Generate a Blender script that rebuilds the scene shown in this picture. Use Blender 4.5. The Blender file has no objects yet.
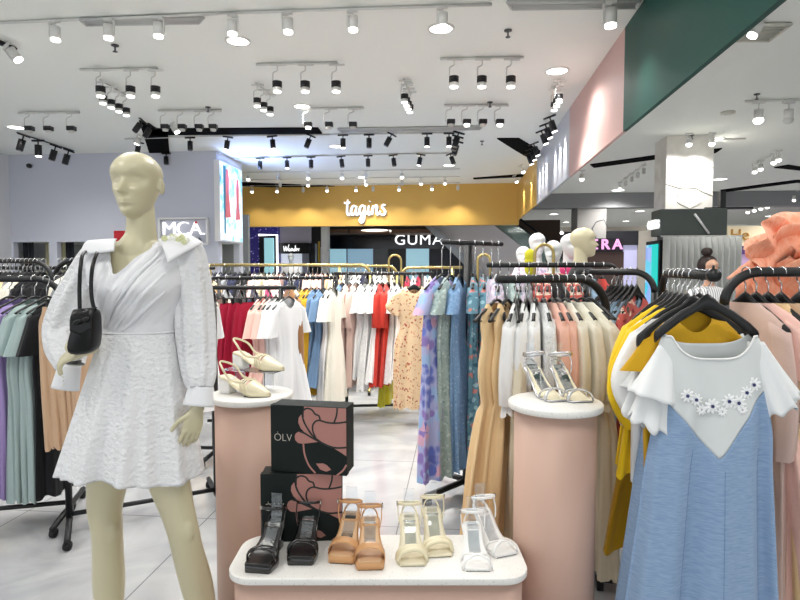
import bpy, math, random
from mathutils import Vector, Matrix
PI = math.pi
R = math.radians
scene = bpy.context.scene
col = scene.collection

# ---------------------------------------------------------------- camera, world, light, exposure
FPX, PITCH, YAW, ZC = 580.0, R(2.96), R(5.7), 1.45
cam_data = bpy.data.cameras.new('camera')
cam_data.sensor_width = 36.0
cam_data.lens = 36.0 * FPX / 800.0
cam_data.clip_start = 0.05
cam_data.clip_end = 200
cam = bpy.data.objects.new('camera', cam_data)
cam.location = (0, 0, ZC)
cam.rotation_euler = (PI/2 - PITCH, 0, YAW)
col.objects.link(cam)
scene.camera = cam
scene.view_settings.view_transform = 'Standard'
scene.view_settings.look = 'None'
scene.view_settings.exposure = 0.93
scene.view_settings.gamma = 1.0
scene.view_settings.use_curve_mapping = False
world = bpy.data.worlds.new('mall_daylight')
scene.world = world
world.use_nodes = True
world.node_tree.nodes['Background'].inputs[0].default_value = (0.93, 0.96, 1.0, 1)
world.node_tree.nodes['Background'].inputs[1].default_value = .85
CEIL = 3.6

def area(name, loc, size, power, color=(1, 0.98, 0.95), rot=(0, 0, 0), sy=None):
    l = bpy.data.lights.new(name, 'AREA')
    l.shape = 'RECTANGLE' if sy else 'SQUARE'
    l.size = size
    if sy: l.size_y = sy
    l.energy = power
    l.color = color
    o = bpy.data.objects.new(name, l)
    o.location = loc
    o.rotation_euler = rot
    col.objects.link(o)
    return o
def lamp_light(parent, z, power, cone=110, color=(1, .97, .93), rad=.045, loc=None, aim=None):
    l = bpy.data.lights.new('lamp_light', 'SPOT'); l.energy = power; l.color = color; l.shadow_soft_size = rad
    l.spot_size = R(cone); l.spot_blend = .8
    o = bpy.data.objects.new('lamp_light', l); o.parent = parent
    o.location = loc if loc is not None else (0, 0, z)
    if aim is not None: o.rotation_euler = (Vector(aim) - o.location).to_track_quat('-Z', 'Y').to_euler()
    col.objects.link(o); return o
# added fill: square area lights under the ceiling, kept outside the camera view
for (x, y, p) in ((-2.4, 0.8, 16), (0.2, 0.4, 16), (-2.2, 3.2, 20), (-0.4, 3.4, 20), (3.2, 1.5, 24), (3.4, 3.4, 24), (-6, 3.0, 30)):
    area('ceiling_fill_light', (x, y, CEIL - 0.02), 0.9, p)

# ---------------------------------------------------------------- placing helpers
Fh = Vector((-math.sin(YAW), math.cos(YAW), 0))
Rh = Vector((math.cos(YAW), math.sin(YAW), 0))
def ray(px, py):
    u, v = (px - 400) / FPX, (300 - py) / FPX
    f = Fh * (math.cos(PITCH) + v * math.sin(PITCH)) + Vector((0, 0, -math.sin(PITCH) + v * math.cos(PITCH)))
    return f + Rh * u
CO = Vector((0, 0, ZC))
def P(px, py, d):                      # point seen at pixel, at horizontal distance d ahead
    r = ray(px, py)
    return CO + r * (d / (r.dot(Fh)))
def AZ(px, py, z):
    r = ray(px, py)
    return CO + r * ((z - ZC) / r.z)
def AY(px, py, y):
    r = ray(px, py)
    return CO + r * (y / r.y)
def AX(px, py, x):
    r = ray(px, py)
    return CO + r * (x / r.x)
def GX(px, d):                          # floor position under a column of the picture at distance d
    p = P(px, 270, d); return Vector((p.x, p.y, 0))
def topx(p):                            # horizontal picture position of a world point (for naming order)
    q = Vector(p) - CO
    return 400 + FPX * q.dot(Rh) / max(q.dot(Fh), .1)

# ---------------------------------------------------------------- materials
MATS = {}
def srgb(c):
    if isinstance(c, str):
        c = [int(c[i:i+2], 16) / 255 for i in (0, 2, 4)]
    return tuple((x / 12.92 if x <= 0.04045 else ((x + 0.055) / 1.055) ** 2.4) for x in c) + (1,)
def mat(name, c, rough=0.5, metal=0.0, emit=0.0, coat=0.0, trans=0.0, alpha=1.0, spec=0.5, sheen=0.0, sub=0.0):
    if name in MATS: return MATS[name]
    m = bpy.data.materials.new(name); m.use_nodes = True
    b = m.node_tree.nodes['Principled BSDF']
    b.inputs['Base Color'].default_value = srgb(c)
    b.inputs['Roughness'].default_value = rough
    b.inputs['Metallic'].default_value = metal
    b.inputs['Specular IOR Level'].default_value = spec
    b.inputs['Coat Weight'].default_value = coat
    b.inputs['Transmission Weight'].default_value = trans
    b.inputs['Alpha'].default_value = alpha
    b.inputs['Sheen Weight'].default_value = sheen
    if emit:
        b.inputs['Emission Color'].default_value = srgb(c)
        b.inputs['Emission Strength'].default_value = emit
    MATS[name] = m
    return m
def nd(m, t, **kw):
    n = m.node_tree.nodes.new(t)
    for k, v in kw.items(): setattr(n, k, v)
    return n
def lk(m, a, b): m.node_tree.links.new(a, b)
def bump(m, scale=60, strength=0.3, dist=0.004, detail=3, stretch=(1, 1, 1), kind='noise'):
    tc = nd(m, 'ShaderNodeTexCoord'); mp = nd(m, 'ShaderNodeMapping')
    mp.inputs['Scale'].default_value = stretch
    n = nd(m, 'ShaderNodeTexNoise' if kind == 'noise' else 'ShaderNodeTexVoronoi')
    n.inputs['Scale'].default_value = scale
    if kind == 'noise': n.inputs['Detail'].default_value = detail
    bp = nd(m, 'ShaderNodeBump')
    bp.inputs['Strength'].default_value = strength; bp.inputs['Distance'].default_value = dist
    lk(m, tc.outputs['Object'], mp.inputs[0]); lk(m, mp.outputs[0], n.inputs['Vector'])
    lk(m, n.outputs[0], bp.inputs['Height'])
    lk(m, bp.outputs[0], m.node_tree.nodes['Principled BSDF'].inputs['Normal'])
    return m
def fabric(name, c, rough=0.85, scale=45, strength=0.35, stretch=(1, 1, 1), dist=0.004, c2=None):
    if name in MATS: return MATS[name]
    m = mat(name, c, rough, sheen=0.15, spec=0.25)
    bump(m, scale, strength, dist, 4, stretch)
    if c2:
        tc = nd(m, 'ShaderNodeTexCoord'); mp = nd(m, 'ShaderNodeMapping'); mp.inputs['Scale'].default_value = stretch
        n = nd(m, 'ShaderNodeTexNoise'); n.inputs['Scale'].default_value = scale * 2; n.inputs['Detail'].default_value = 5
        r = nd(m, 'ShaderNodeValToRGB'); r.color_ramp.elements[0].position = .35; r.color_ramp.elements[1].position = .65
        r.color_ramp.elements[0].color = srgb(c); r.color_ramp.elements[1].color = srgb(c2)
        lk(m, tc.outputs['Object'], mp.inputs[0]); lk(m, mp.outputs[0], n.inputs['Vector'])
        lk(m, n.outputs[0], r.inputs[0]); lk(m, r.outputs[0], m.node_tree.nodes['Principled BSDF'].inputs['Base Color'])
    return m
def floral(name, base, cols, scale=30, size=0.32, soft=0.06):
    """printed cloth: blots of several colours on a ground"""
    if name in MATS: return MATS[name]
    m = mat(name, base, 0.85, sheen=0.1, spec=0.25)
    bump(m, 40, .3, .004, 3)
    tc = nd(m, 'ShaderNodeTexCoord'); nz = nd(m, 'ShaderNodeTexNoise'); nz.inputs['Scale'].default_value = scale * .9
    mx = nd(m, 'ShaderNodeMixRGB', blend_type='ADD'); mx.inputs[0].default_value = .05
    lk(m, tc.outputs['Object'], mx.inputs[1]); lk(m, tc.outputs['Object'], nz.inputs['Vector']); lk(m, nz.outputs['Color'], mx.inputs[2])
    v = nd(m, 'ShaderNodeTexVoronoi'); v.inputs['Scale'].default_value = scale
    lk(m, mx.outputs[0], v.inputs['Vector'])
    ra = nd(m, 'ShaderNodeValToRGB'); ra.color_ramp.elements[0].position = size; ra.color_ramp.elements[0].color = (1, 1, 1, 1)
    ra.color_ramp.elements[1].position = size + soft; ra.color_ramp.elements[1].color = (0, 0, 0, 1)
    lk(m, v.outputs['Distance'], ra.inputs[0])
    sp = nd(m, 'ShaderNodeSeparateColor'); lk(m, v.outputs['Color'], sp.inputs[0])
    rc = nd(m, 'ShaderNodeValToRGB'); rc.color_ramp.interpolation = 'CONSTANT'
    for i, c in enumerate(cols):
        e = rc.color_ramp.elements[i] if i < 2 else rc.color_ramp.elements.new(i / len(cols))
        e.position = i / len(cols); e.color = srgb(c)
    lk(m, sp.outputs[0], rc.inputs[0])
    mc = nd(m, 'ShaderNodeMixRGB'); mc.inputs[1].default_value = srgb(base)
    lk(m, ra.outputs[0], mc.inputs[0]); lk(m, rc.outputs[0], mc.inputs[2])
    lk(m, mc.outputs[0], m.node_tree.nodes['Principled BSDF'].inputs['Base Color'])
    return m

# ---------------------------------------------------------------- mesh builder
class MB:
    def __init__(s): s.v = []; s.f = []; s.m = []; s.sm = []; s.cm = 0
    def add(s, vs, fs, smooth=False):
        o = len(s.v); s.v += [Vector(v) for v in vs]
        s.f += [tuple(i + o for i in f) for f in fs]
        s.m += [s.cm] * len(fs); s.sm += [smooth] * len(fs)
        return s
    def box(s, c, d, rz=0, M=None):
        c = Vector(c); h = Vector(d) / 2
        vs = [Vector((x * h.x, y * h.y, z * h.z)) for x in (-1, 1) for y in (-1, 1) for z in (-1, 1)]
        if rz: vs = [Matrix.Rotation(rz, 3, 'Z') @ v for v in vs]
        if M is not None: vs = [M @ v for v in vs]
        return s.add([v + c for v in vs], [(0, 1, 3, 2), (4, 6, 7, 5), (0, 4, 5, 1), (2, 3, 7, 6), (0, 2, 6, 4), (1, 5, 7, 3)])
    def loft(s, rings, closed=True, cap0=True, cap1=True, smooth=True):
        n = len(rings[0]); vs = [p for r in rings for p in r]; fs = []
        for i in range(len(rings) - 1):
            for j in range(n if closed else n - 1):
                k = (j + 1) % n
                fs.append((i * n + j, i * n + k, (i + 1) * n + k, (i + 1) * n + j))
        if cap0: fs.append(tuple(range(n - 1, -1, -1)))
        if cap1: fs.append(tuple((len(rings) - 1) * n + j for j in range(n)))
        return s.add(vs, fs, smooth)
    def tube(s, pts, r, n=10, rb=None, up=None, smooth=True):
        """tube along points; r may be a list; rb the second half-axis of an elliptic section"""
        pts = [Vector(p) for p in pts]; rings = []
        prev = None
        for i, p in enumerate(pts):
            t = (pts[min(i + 1, len(pts) - 1)] - pts[max(i - 1, 0)])
            if t.length < 1e-9: t = Vector((0, 0, 1))
            t.normalize()
            if prev is None:
                a = Vector(up) if up else (Vector((0, 0, 1)) if abs(t.z) < .9 else Vector((1, 0, 0)))
            else: a = prev
            a = a - t * a.dot(t)
            if a.length < 1e-6: a = t.orthogonal()
            a.normalize(); b = t.cross(a); prev = a
            ra = r[i] if isinstance(r, (list, tuple)) else r
            rc = (rb[i] if isinstance(rb, (list, tuple)) else rb) if rb else ra
            rings.append([p + a * ra * math.cos(2 * PI * j / n) + b * rc * math.sin(2 * PI * j / n) for j in range(n)])
        return s.loft(rings, smooth=smooth)
    def cyl(s, p0, p1, r0, r1=None, n=20, smooth=True):
        return s.tube([p0, p1], [r0, r1 if r1 is not None else r0], n, smooth=smooth)
    def ell(s, c, r, nu=20, nv=12, M=None):
        c = Vector(c); rings = []
        r = Vector(r) if not isinstance(r, (int, float)) else Vector((r, r, r))
        for i in range(nv + 1):
            ph = -PI / 2 + PI * i / nv
            rg = []
            for j in range(nu):
                a = 2 * PI * j / nu
                v = Vector((r.x * math.cos(ph) * math.cos(a), r.y * math.cos(ph) * math.sin(a), r.z * math.sin(ph)))
                rg.append(c + (M @ v if M is not None else v))
            rings.append(rg)
        return s.loft(rings, cap0=False, cap1=False)
    def prism(s, poly, z0, z1, M=None, smooth=False):
        """polygon in XY pulled from z0 to z1"""
        a = [Vector((x, y, z0)) for x, y in poly]; b = [Vector((x, y, z1)) for x, y in poly]
        n = len(poly); vs = a + b
        if M is not None: vs = [M @ v for v in vs]
        fs = [tuple(range(n - 1, -1, -1)), tuple(range(n, 2 * n))]
        s.add(vs, fs, False)
        o = len(s.v) - 2 * n
        for j in range(n):
            k = (j + 1) % n
            s.f.append((o + j, o + k, o + n + k, o + n + j)); s.m.append(s.cm); s.sm.append(smooth)
        return s
    def grid(s, fn, nu, nv, smooth=True, wrap=False):
        vs = [fn(i / nu, j / nv) for j in range(nv + 1) for i in range(nu + (0 if wrap else 1))]
        w = nu if wrap else nu + 1
        fs = []
        for j in range(nv):
            for i in range(nu):
                k = (i + 1) % w if wrap else i + 1
                fs.append((j * w + i, j * w + k, (j + 1) * w + k, (j + 1) * w + i))
        return s.add(vs, fs, smooth)
    def build(s, name, mats, parent=None, loc=None, rz=0, M=None, bevel=0, thick=0, sub=0, M4=None):
        me = bpy.data.meshes.new(name)
        vs = s.v if M is None else [M @ v for v in s.v]
        me.from_pydata([tuple(v) for v in vs], [], s.f)
        if not isinstance(mats, (list, tuple)): mats = [mats]
        for m in mats: me.materials.append(m)
        me.polygons.foreach_set('material_index', s.m)
        me.polygons.foreach_set('use_smooth', s.sm)
        me.update()
        o = bpy.data.objects.new(name, me)
        if loc is not None: o.location = loc
        if rz: o.rotation_euler = (0, 0, rz)
        if M4 is not None: o.matrix_world = M4
        if parent is not None: o.parent = parent
        col.objects.link(o)
        if thick:
            md = o.modifiers.new('thickness', 'SOLIDIFY'); md.thickness = thick; md.offset = 0
        if bevel:
            md = o.modifiers.new('bevel', 'BEVEL'); md.width = bevel; md.segments = 2; md.limit_method = 'ANGLE'; md.angle_limit = R(40)
        if sub:
            md = o.modifiers.new('subdivision', 'SUBSURF'); md.levels = sub; md.render_levels = sub
        return o

LABELED = []
def tag(o, label, cat, group=None, key=None):
    o['label'] = label; o['category'] = cat
    if group: o['group'] = group
    LABELED.append((o, label, key))
    return o
def empty(name, loc=(0, 0, 0), rz=0, rot=None, parent=None):
    o = bpy.data.objects.new(name, None); o.empty_display_size = .1
    o.location = loc; o.rotation_euler = rot if rot else (0, 0, rz)
    if parent: o.parent = parent
    col.objects.link(o); return o
def struct(o):
    o['kind'] = 'structure'; return o
KIDS = {}
def copy_tree(o, parent=None, loc=None, rz=None, scale=None):
    c = o.copy(); col.objects.link(c)
    if parent: c.parent = parent
    if loc is not None: c.location = loc
    if rz is not None: c.rotation_euler = (0, 0, rz)
    if scale is not None: c.scale = scale
    for ch in o.children: copy_tree(ch, c)
    return c
def rr(rect_w, rect_h, r, n=6, cx=0, cy=0):
    pts = []
    for (sx, sy, a0) in ((1, 1, 0), (-1, 1, 90), (-1, -1, 180), (1, -1, 270)):
        for i in range(n + 1):
            a = R(a0 + 90 * i / n)
            pts.append((cx + sx * (rect_w / 2 - r) + r * math.cos(a), cy + sy * (rect_h / 2 - r) + r * math.sin(a)))
    return pts
def smooth_path(pts, k=6):
    """Catmull-Rom through the points"""
    pts = [Vector(p) for p in pts]; out = []
    for i in range(len(pts) - 1):
        p0 = pts[max(i - 1, 0)]; p1 = pts[i]; p2 = pts[i + 1]; p3 = pts[min(i + 2, len(pts) - 1)]
        for j in range(k):
            t = j / k
            out.append(.5 * ((2 * p1) + (p2 - p0) * t + (2 * p0 - 5 * p1 + 4 * p2 - p3) * t * t + (3 * p1 - p0 - 3 * p2 + p3) * t ** 3))
    out.append(pts[-1]); return out
def interp(tab, x):
    """smooth interpolation in a table of rows (x, a, b, ...)"""
    if x <= tab[0][0]: return tab[0][1:]
    for i in range(len(tab) - 1):
        if x <= tab[i + 1][0]:
            t = (x - tab[i][0]) / (tab[i + 1][0] - tab[i][0])
            p0 = tab[max(i - 1, 0)]; p1 = tab[i]; p2 = tab[i + 1]; p3 = tab[min(i + 2, len(tab) - 1)]
            out = []
            for k in range(1, len(p1)):
                m1 = (p2[k] - p0[k]) / max(p2[0] - p0[0], 1e-6) * (p2[0] - p1[0])
                m2 = (p3[k] - p1[k]) / max(p3[0] - p1[0], 1e-6) * (p2[0] - p1[0])
                t2, t3 = t * t, t ** 3
                out.append((2*t3-3*t2+1)*p1[k] + (t3-2*t2+t)*m1 + (-2*t3+3*t2)*p2[k] + (t3-t2)*m2)
            return tuple(out)
    return tab[-1][1:]
def text_obj(name, body, size, m, parent, extrude=.01, M4=None, bold=0.0, sx=1.0, spacing=1.0):
    cu = bpy.data.curves.new(name, 'FONT'); cu.body = body; cu.size = size; cu.extrude = extrude
    cu.offset = bold; cu.align_x = 'CENTER'; cu.align_y = 'CENTER'; cu.space_character = spacing
    t = bpy.data.objects.new(name + '_curve', cu); col.objects.link(t)
    bpy.context.view_layer.update()
    me = bpy.data.meshes.new_from_object(t.evaluated_get(bpy.context.evaluated_depsgraph_get()))
    bpy.data.objects.remove(t); bpy.data.curves.remove(cu)
    me.materials.clear(); me.materials.append(m); me.name = name
    for v in me.vertices: v.co.x *= sx
    o = bpy.data.objects.new(name, me); col.objects.link(o)
    if M4 is not None: o.matrix_world = M4
    if parent: o.parent = parent
    return o
def facing(loc, ang=0.0):
    """matrix: local XY plane stands upright facing the viewer's side (-Y), turned by ang about Z"""
    return Matrix.Translation(loc) @ Matrix.Rotation(ang, 4, 'Z') @ Matrix.Rotation(PI / 2, 4, 'X')
# ---------------------------------------------------------------- the shell
# floor: large polished pale stone tiles
mf = mat('polished_floor_tile', 'd9dbdd', 0.13, coat=0.15, spec=0.5)
tc = nd(mf, 'ShaderNodeTexCoord'); br = nd(mf, 'ShaderNodeTexBrick', offset=0.0, squash=1.0)
br.inputs['Scale'].default_value = 1.0; br.inputs['Mortar Size'].default_value = 0.0035
br.inputs['Brick Width'].default_value = 1.12; br.inputs['Row Height'].default_value = 1.12
br.inputs['Color1'].default_value = (1, 1, 1, 1); br.inputs['Color2'].default_value = (.95, .955, .96, 1)
br.inputs['Mortar'].default_value = (.42, .43, .44, 1); br.inputs['Bias'].default_value = -.2
mpf = nd(mf, 'ShaderNodeMapping'); mpf.inputs['Location'].default_value = (.33, .17, 0)
lk(mf, tc.outputs['Object'], mpf.inputs[0]); lk(mf, mpf.outputs[0], br.inputs['Vector'])
nz = nd(mf, 'ShaderNodeTexNoise'); nz.inputs['Scale'].default_value = 1.6; nz.inputs['Detail'].default_value = 7; nz.inputs['Distortion'].default_value = 1.5
lk(mf, tc.outputs['Object'], nz.inputs['Vector'])
rp = nd(mf, 'ShaderNodeValToRGB'); rp.color_ramp.elements[0].position = .35; rp.color_ramp.elements[0].color = srgb('a3a5a8')
rp.color_ramp.elements[1].position = .62; rp.color_ramp.elements[1].color = srgb('bcbdbe')
lk(mf, nz.outputs[0], rp.inputs[0])
mm = nd(mf, 'ShaderNodeMixRGB', blend_type='MULTIPLY'); mm.inputs[0].default_value = 1
lk(mf, rp.outputs[0], mm.inputs[1]); lk(mf, br.outputs['Color'], mm.inputs[2])
lk(mf, mm.outputs[0], mf.node_tree.nodes['Principled BSDF'].inputs['Base Color'])
b = MB(); b.box((3, 18, -.05), (50, 52, .1)); struct(b.build('floor', mf))

m_ceil = mat('ceiling_paint', 'f3f6f1', 0.8)
b = MB(); b.box((3, 18, CEIL + .1), (50, 52, .2)); struct(b.build('ceiling', m_ceil))

m_wall = mat('grey_lilac_wall_paint', 'cfd2de', 0.75)
m_wallw = mat('pale_wall_paint', 'd8dadf', 0.7)
WY = AY(100, 155, 10.2).y
# back wall on the left with two fitting-room openings; its top runs to the ceiling
xl = AY(10, 200, WY).x; xr = AY(217, 200, WY).x
zo = AY(30, 242, WY).z
op = [(AY(13.5, 250, WY).x, AY(49, 250, WY).x), (AY(57, 250, WY).x, AY(86, 250, WY).x), (AY(162, 250, WY).x, AY(203, 250, WY).x)]
b = MB()
def wbox(x0, x1, z0, z1, y0=WY, t=.12): b.box(((x0+x1)/2, y0 + t/2, (z0+z1)/2), (x1-x0, t, z1-z0))
wbox(xl - .12, xr, zo, CEIL)
xs = [xl - .12] + [v for p in op for v in p] + [xr]
for i in range(0, len(xs), 2): wbox(xs[i], xs[i+1], 0, zo)
struct(b.build('wall_back', m_wall))
b = MB(); b.box((xl - .06, WY / 2 + 1, CEIL / 2), (.12, WY - 2, CEIL)); struct(b.build('wall_left', m_wallw))
# the return of the wall that carries the light box, with an opening under it
b = MB()
yl1 = WY + 1.25
b.box((xr - .06, (WY + yl1) / 2 + .06, (zo + CEIL) / 2), (.12, yl1 - WY - .12, CEIL - zo))
b.box((xr - .06, yl1 - .1, zo / 2), (.12, .2, zo)); b.box((xr - .06, WY + .16, zo / 2), (.12, .08, zo))
struct(b.build('wall_return', m_wallw))
# rooms behind the openings
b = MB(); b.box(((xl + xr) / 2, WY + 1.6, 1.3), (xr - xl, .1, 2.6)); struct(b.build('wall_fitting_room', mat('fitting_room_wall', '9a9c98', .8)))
b = MB(); b.box(((xl + xr) / 2 - .1, WY + .86, zo + .06), (xr - xl - .3, 1.4, .1)); struct(b.build('ceiling_fitting_room', m_ceil))

def curtain(name, x0, x1, y, z0, z1, m, label, n=6, amp=.03):
    mb = MB()
    def fn(u, v):
        x = x0 + (x1 - x0) * u
        return Vector((x, y + amp * math.sin(u * n * 2 * PI) * (.5 + .5 * v), z1 - (z1 - z0) * v))
    mb.grid(fn, n * 10, 12)
    o = mb.build(name, m, thick=.004); tag(o, label, 'curtain'); return o
m_bc = fabric('beige_curtain_cloth', 'cfc9a4', .8, 30, .2); m_kc = fabric('black_curtain_cloth', '22242b', .8, 30, .2)
for i, (x0, x1) in enumerate(op[:2]):
    sp = x0 + (x1 - x0) * .36
    side = 'left' if i == 0 else 'right'
    curtain('beige_curtain', sp + .01, x1 - .02, WY + .5, .05, zo + .005, m_bc, f'beige fitting room curtain in the {side} opening of the back wall', 5, .03)
    curtain('black_curtain', x0 + .02, sp - .02, WY + .22, .05, zo + .005, m_kc, f'black curtain tied back in the {side} fitting room opening', 3, .04)

# ---- long bulkhead that runs away on the right, in four painted sections
BX, BX2, BZ = 1.465, 1.50, 2.69
YE = 14.7
YE2 = AY(400, 187, YE).y
seg = [('bulkhead_green', -1.0, 5.44, mat('green_gloss_panel', '0e463d', .5, spec=.3)),
       ('bulkhead_pink', 5.44, 8.0, mat('pink_panel', 'cdaaa4', .5)),
       ('bulkhead_white', 8.0, 11.2, mat('white_panel', 'c6c9d2', .45)),
       ('bulkhead_yellow', 11.2, YE2, mat('mustard_panel', 'd9ad55', .45))]
for i, (nm, y0, y1, m) in enumerate(seg):
    b = MB(); b.box(((BX + BX2) / 2, (y0 + y1) / 2, (BZ + CEIL) / 2), (BX2 - BX, y1 - y0, CEIL - BZ)); 
    o = struct(b.build(f'trim_{i+1}', m))
ZY = AY(400, 225.5, YE2).z
b = MB(); b.box(((-12 + BX2) / 2, YE2 + .1, (ZY + CEIL) / 2), (BX2 + 12, .2, CEIL - ZY)); struct(b.build('wall_yellow', MATS['mustard_panel']))

# outline helper for flat ceiling slots and grilles
def ceil_poly(name, px, m, t=.02, z=CEIL):
    pts = [AZ(x, y, z - t) for x, y in px]
    a = sum(pts[i].x * pts[(i+1) % len(pts)].y - pts[(i+1) % len(pts)].x * pts[i].y for i in range(len(pts)))
    if a < 0: pts.reverse()
    b = MB(); b.prism([(p.x, p.y) for p in pts], z - t, z + .01)
    return b.build(name, m)
m_slot = mat('matt_black_slot', '08090a', .9, spec=0.05)
for i, q in enumerate([
    [(150, 129.5), (318, 128.5), (322, 134), (152, 135.5)],
    [(139, 121), (152, 127), (168, 134), (170, 160), (152, 162)],
    [(497, 139), (519, 139), (546, 155), (537, 163), (516, 151)],
    [(0, 164), (0, 162)] and [(222, 186), (372, 190), (372, 188), (224, 182)],
    [(473, 178.5), (526, 174.5), (526, 177), (474, 179.5)],
    [(720, 190.5), (796, 180.5), (812, 180.5), (812, 183), (796, 183), (724, 192.5)],
    [(590, 165), (655, 156), (661, 150), (668, 150), (660, 159), (594, 168)],
    [(774, 168), (788, 165.5), (812, 169), (812, 172)],
    [(712, 150), (722, 149), (716, 153), (712, 154)],
    ]):
    o = ceil_poly('ceiling_slot', q, m_slot)
    d = ['long black recessed slot in the ceiling behind the front tracks', 'wide black opening in the ceiling above the mannequin head',
         'black angular recess in the ceiling left of the pink bulkhead', 'thin black slanted slot in front of the mustard fascia',
         'thin black slot near the corner of mustard fascia and bulkhead', 'long black bent slot in the mall ceiling right of the marble column',
         'black angled slot in the mall ceiling left of the marble column', 'short black slot at the right edge of the mall ceiling',
         'small black slot touching the right side of the marble column top'][i]
    tag(o, d, 'ceiling slot')
# grilles
m_gr = mat('grey_grille', 'c3c5c3', .6); m_grw = mat('white_grille', 'd2d2c6', .6)
def grille(q, m, label, n=6):
    e = empty('ceiling_grille', AZ(q[0][0], q[0][1], CEIL)); tag(e, label, 'ceiling grille')
    A, B, C_, D = [AZ(x, y, CEIL - .02) for x, y in q]
    f = MB()
    for p, r_ in ((A, B), (B, C_), (C_, D), (D, A)): f.tube([p, r_], .018, 4)
    o = f.build('frame', m, e); o.matrix_parent_inverse = e.matrix_basis.inverted()
    s_ = MB()
    for i in range(1, n):
        t = i / n; s_.tube([A.lerp(D, t), B.lerp(C_, t)], .008, 4, rb=.014)
    o = s_.build('slats', m, e); o.matrix_parent_inverse = e.matrix_basis.inverted()
grille([(80, 19.5), (203, 17.5), (199, 22.5), (86, 24.5)], m_gr, 'long slim grey air grille beside the front ceiling track, left side', 4)
grille([(508, 2), (640, 1), (636, 7), (512, 8.5)], m_gr, 'long slim grey air grille at the top beside the green bulkhead', 4)
grille([(338, 129), (482, 126.5), (480, 129), (342, 131.5)], m_gr, 'slim grey air grille behind the second row of tracks', 3)
grille([(748, 24.5), (791, 24.5), (769, 40.5), (733, 40.5)], m_grw, 'square cream air grille in the ceiling right of the green bulkhead', 9)

# ---------------------------------------------------------------- ceiling lamps
m_white = mat('white_lamp_metal', 'd6d6d2', .4); m_black = mat('black_lamp_metal', '0e0f13', .45)
m_lens = mat('lit_lens', 'fffdf6', .3, emit=3); m_off = mat('unlit_lens', '8b8d92', .2)
m_trw = mat('white_track_metal', 'dfe0dc', .5); m_trb = mat('black_track_metal', '141519', .5)
PROTO = {}
def spot_proto(style, lit):
    """ceiling spotlight: origin on the ceiling track, hangs down along -Z"""
    e = empty('spotlight')
    mb = MB()
    if style == 'white':            # white can on a side bracket
        mb.box((0, 0, -.012), (.10, .03, .024)); mb.build('track_adapter', m_white, e, bevel=.003)
        mb = MB(); mb.box((-.062, 0, -.10), (.012, .03, .16)); mb.box((-.03, 0, -.03), (.07, .03, .012)); mb.build('bracket', m_white, e)
        mb = MB(); mb.cyl((0, 0, -.20), (0, 0, -.07), .053); mb.build('lamp_body', m_white, e)
        mb = MB(); mb.cyl((0, 0, -.225), (0, 0, -.2005), .05); mb.build('lens', m_lens, e); lamp_light(e, -.24, 22)
    elif style == 'two':            # hooked white arm, black fin collar, white glowing cup
        mb = MB(); mb.box((.01, 0, -.012), (.20, .03, .022)); mb.build('track_adapter', m_white, e, bevel=.003)
        mb = MB(); mb.tube(smooth_path([(0, 0, -.02), (0, 0, -.08), (-.05, 0, -.11), (-.055, 0, -.16), (-.055, 0, -.25)], 4), .009, 8); mb.build('arm', m_white, e)
        mb = MB()
        for k in range(3): mb.cyl((0, 0, -.295 + k * .026), (0, 0, -.275 + k * .026), .062)
        mb.cyl((0, 0, -.30), (0, 0, -.22), .052); mb.build('lamp_body', m_black, e)
        mb = MB(); mb.cyl((0, 0, -.345), (0, 0, -.3005), .052, .055); mb.build('lamp_cup', m_white, e); mb = MB(); mb.cyl((0, 0, -.36), (0, 0, -.3455), .048, .052); mb.build('lens', m_lens, e); lamp_light(e, -.375, 26)
    elif style == 'drop':           # small version, thin arm
        mb = MB(); mb.box((.03, 0, -.012), (.22, .03, .022)); mb.build('track_adapter', m_white, e)
        mb = MB(); mb.tube(smooth_path([(0, 0, -.02), (0, 0, -.06), (-.08, 0, -.10), (-.085, 0, -.2), (-.085, 0, -.27)], 4), .009, 6); mb.build('arm', m_white, e)
        mb = MB(); mb.box((0, 0, -.272), (.13, .11, .075)); mb.build('lamp_body', m_black, e, bevel=.008)
        mb = MB(); mb.cyl((0, 0, -.345), (0, 0, -.3105), .045, .05); mb.build('lens', m_lens if lit else m_white, e)
    elif style == 'black':
        mb = MB(); mb.box((0, 0, -.012), (.22, .035, .028)); mb.build('track_adapter', m_black, e)
        mb = MB(); mb.cyl((0, 0, -.09), (0, 0, -.02), .012, n=8); mb.build('arm', m_black, e)
        mb = MB(); mb.cyl((0, 0, -.27), (0, 0, -.085), .055); mb.build('lamp_body', m_black, e)
        mb = MB(); mb.cyl((0, 0, -.285), (0, 0, -.2705), .047); mb.build('lens', m_lens if lit else m_off, e)
    elif style == 'small':          # small white lamp
        mb = MB(); mb.box((0, 0, -.012), (.12, .03, .024)); mb.build('track_adapter', m_white, e)
        mb = MB(); mb.cyl((0, 0, -.10), (0, 0, -.02), .009, n=6); mb.build('arm', m_white, e)
        mb = MB(); mb.cyl((0, 0, -.20), (0, 0, -.09), .045); mb.build('lamp_body', m_white, e)
        mb = MB(); mb.ell((0, 0, -.20), (.05, .05, .04), 14, 8); mb.build('lens', m_lens if lit else m_white, e)
    return e
def spot(px, py, style, lit, label, group, z=CEIL, tilt=None, rz=0, pos=None, order=None, scale=1):
    """py: where its track end is seen"""
    k = (style, lit)
    p = pos if pos is not None else AZ(px, py, z - .03)
    if k not in PROTO:
        o = PROTO[k] = spot_proto(style, lit)
        if tilt or scale != 1: PROTO[k] = o
    else: o = copy_tree(PROTO[k])
    o.location = p; o.rotation_euler = (tilt[0], tilt[1], rz) if tilt else (0, 0, rz); o.scale = (scale,) * 3
    o['label'] = label; o['category'] = 'spotlight'; o['group'] = group
    LABELED.append((o, label, order))
    return o
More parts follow.
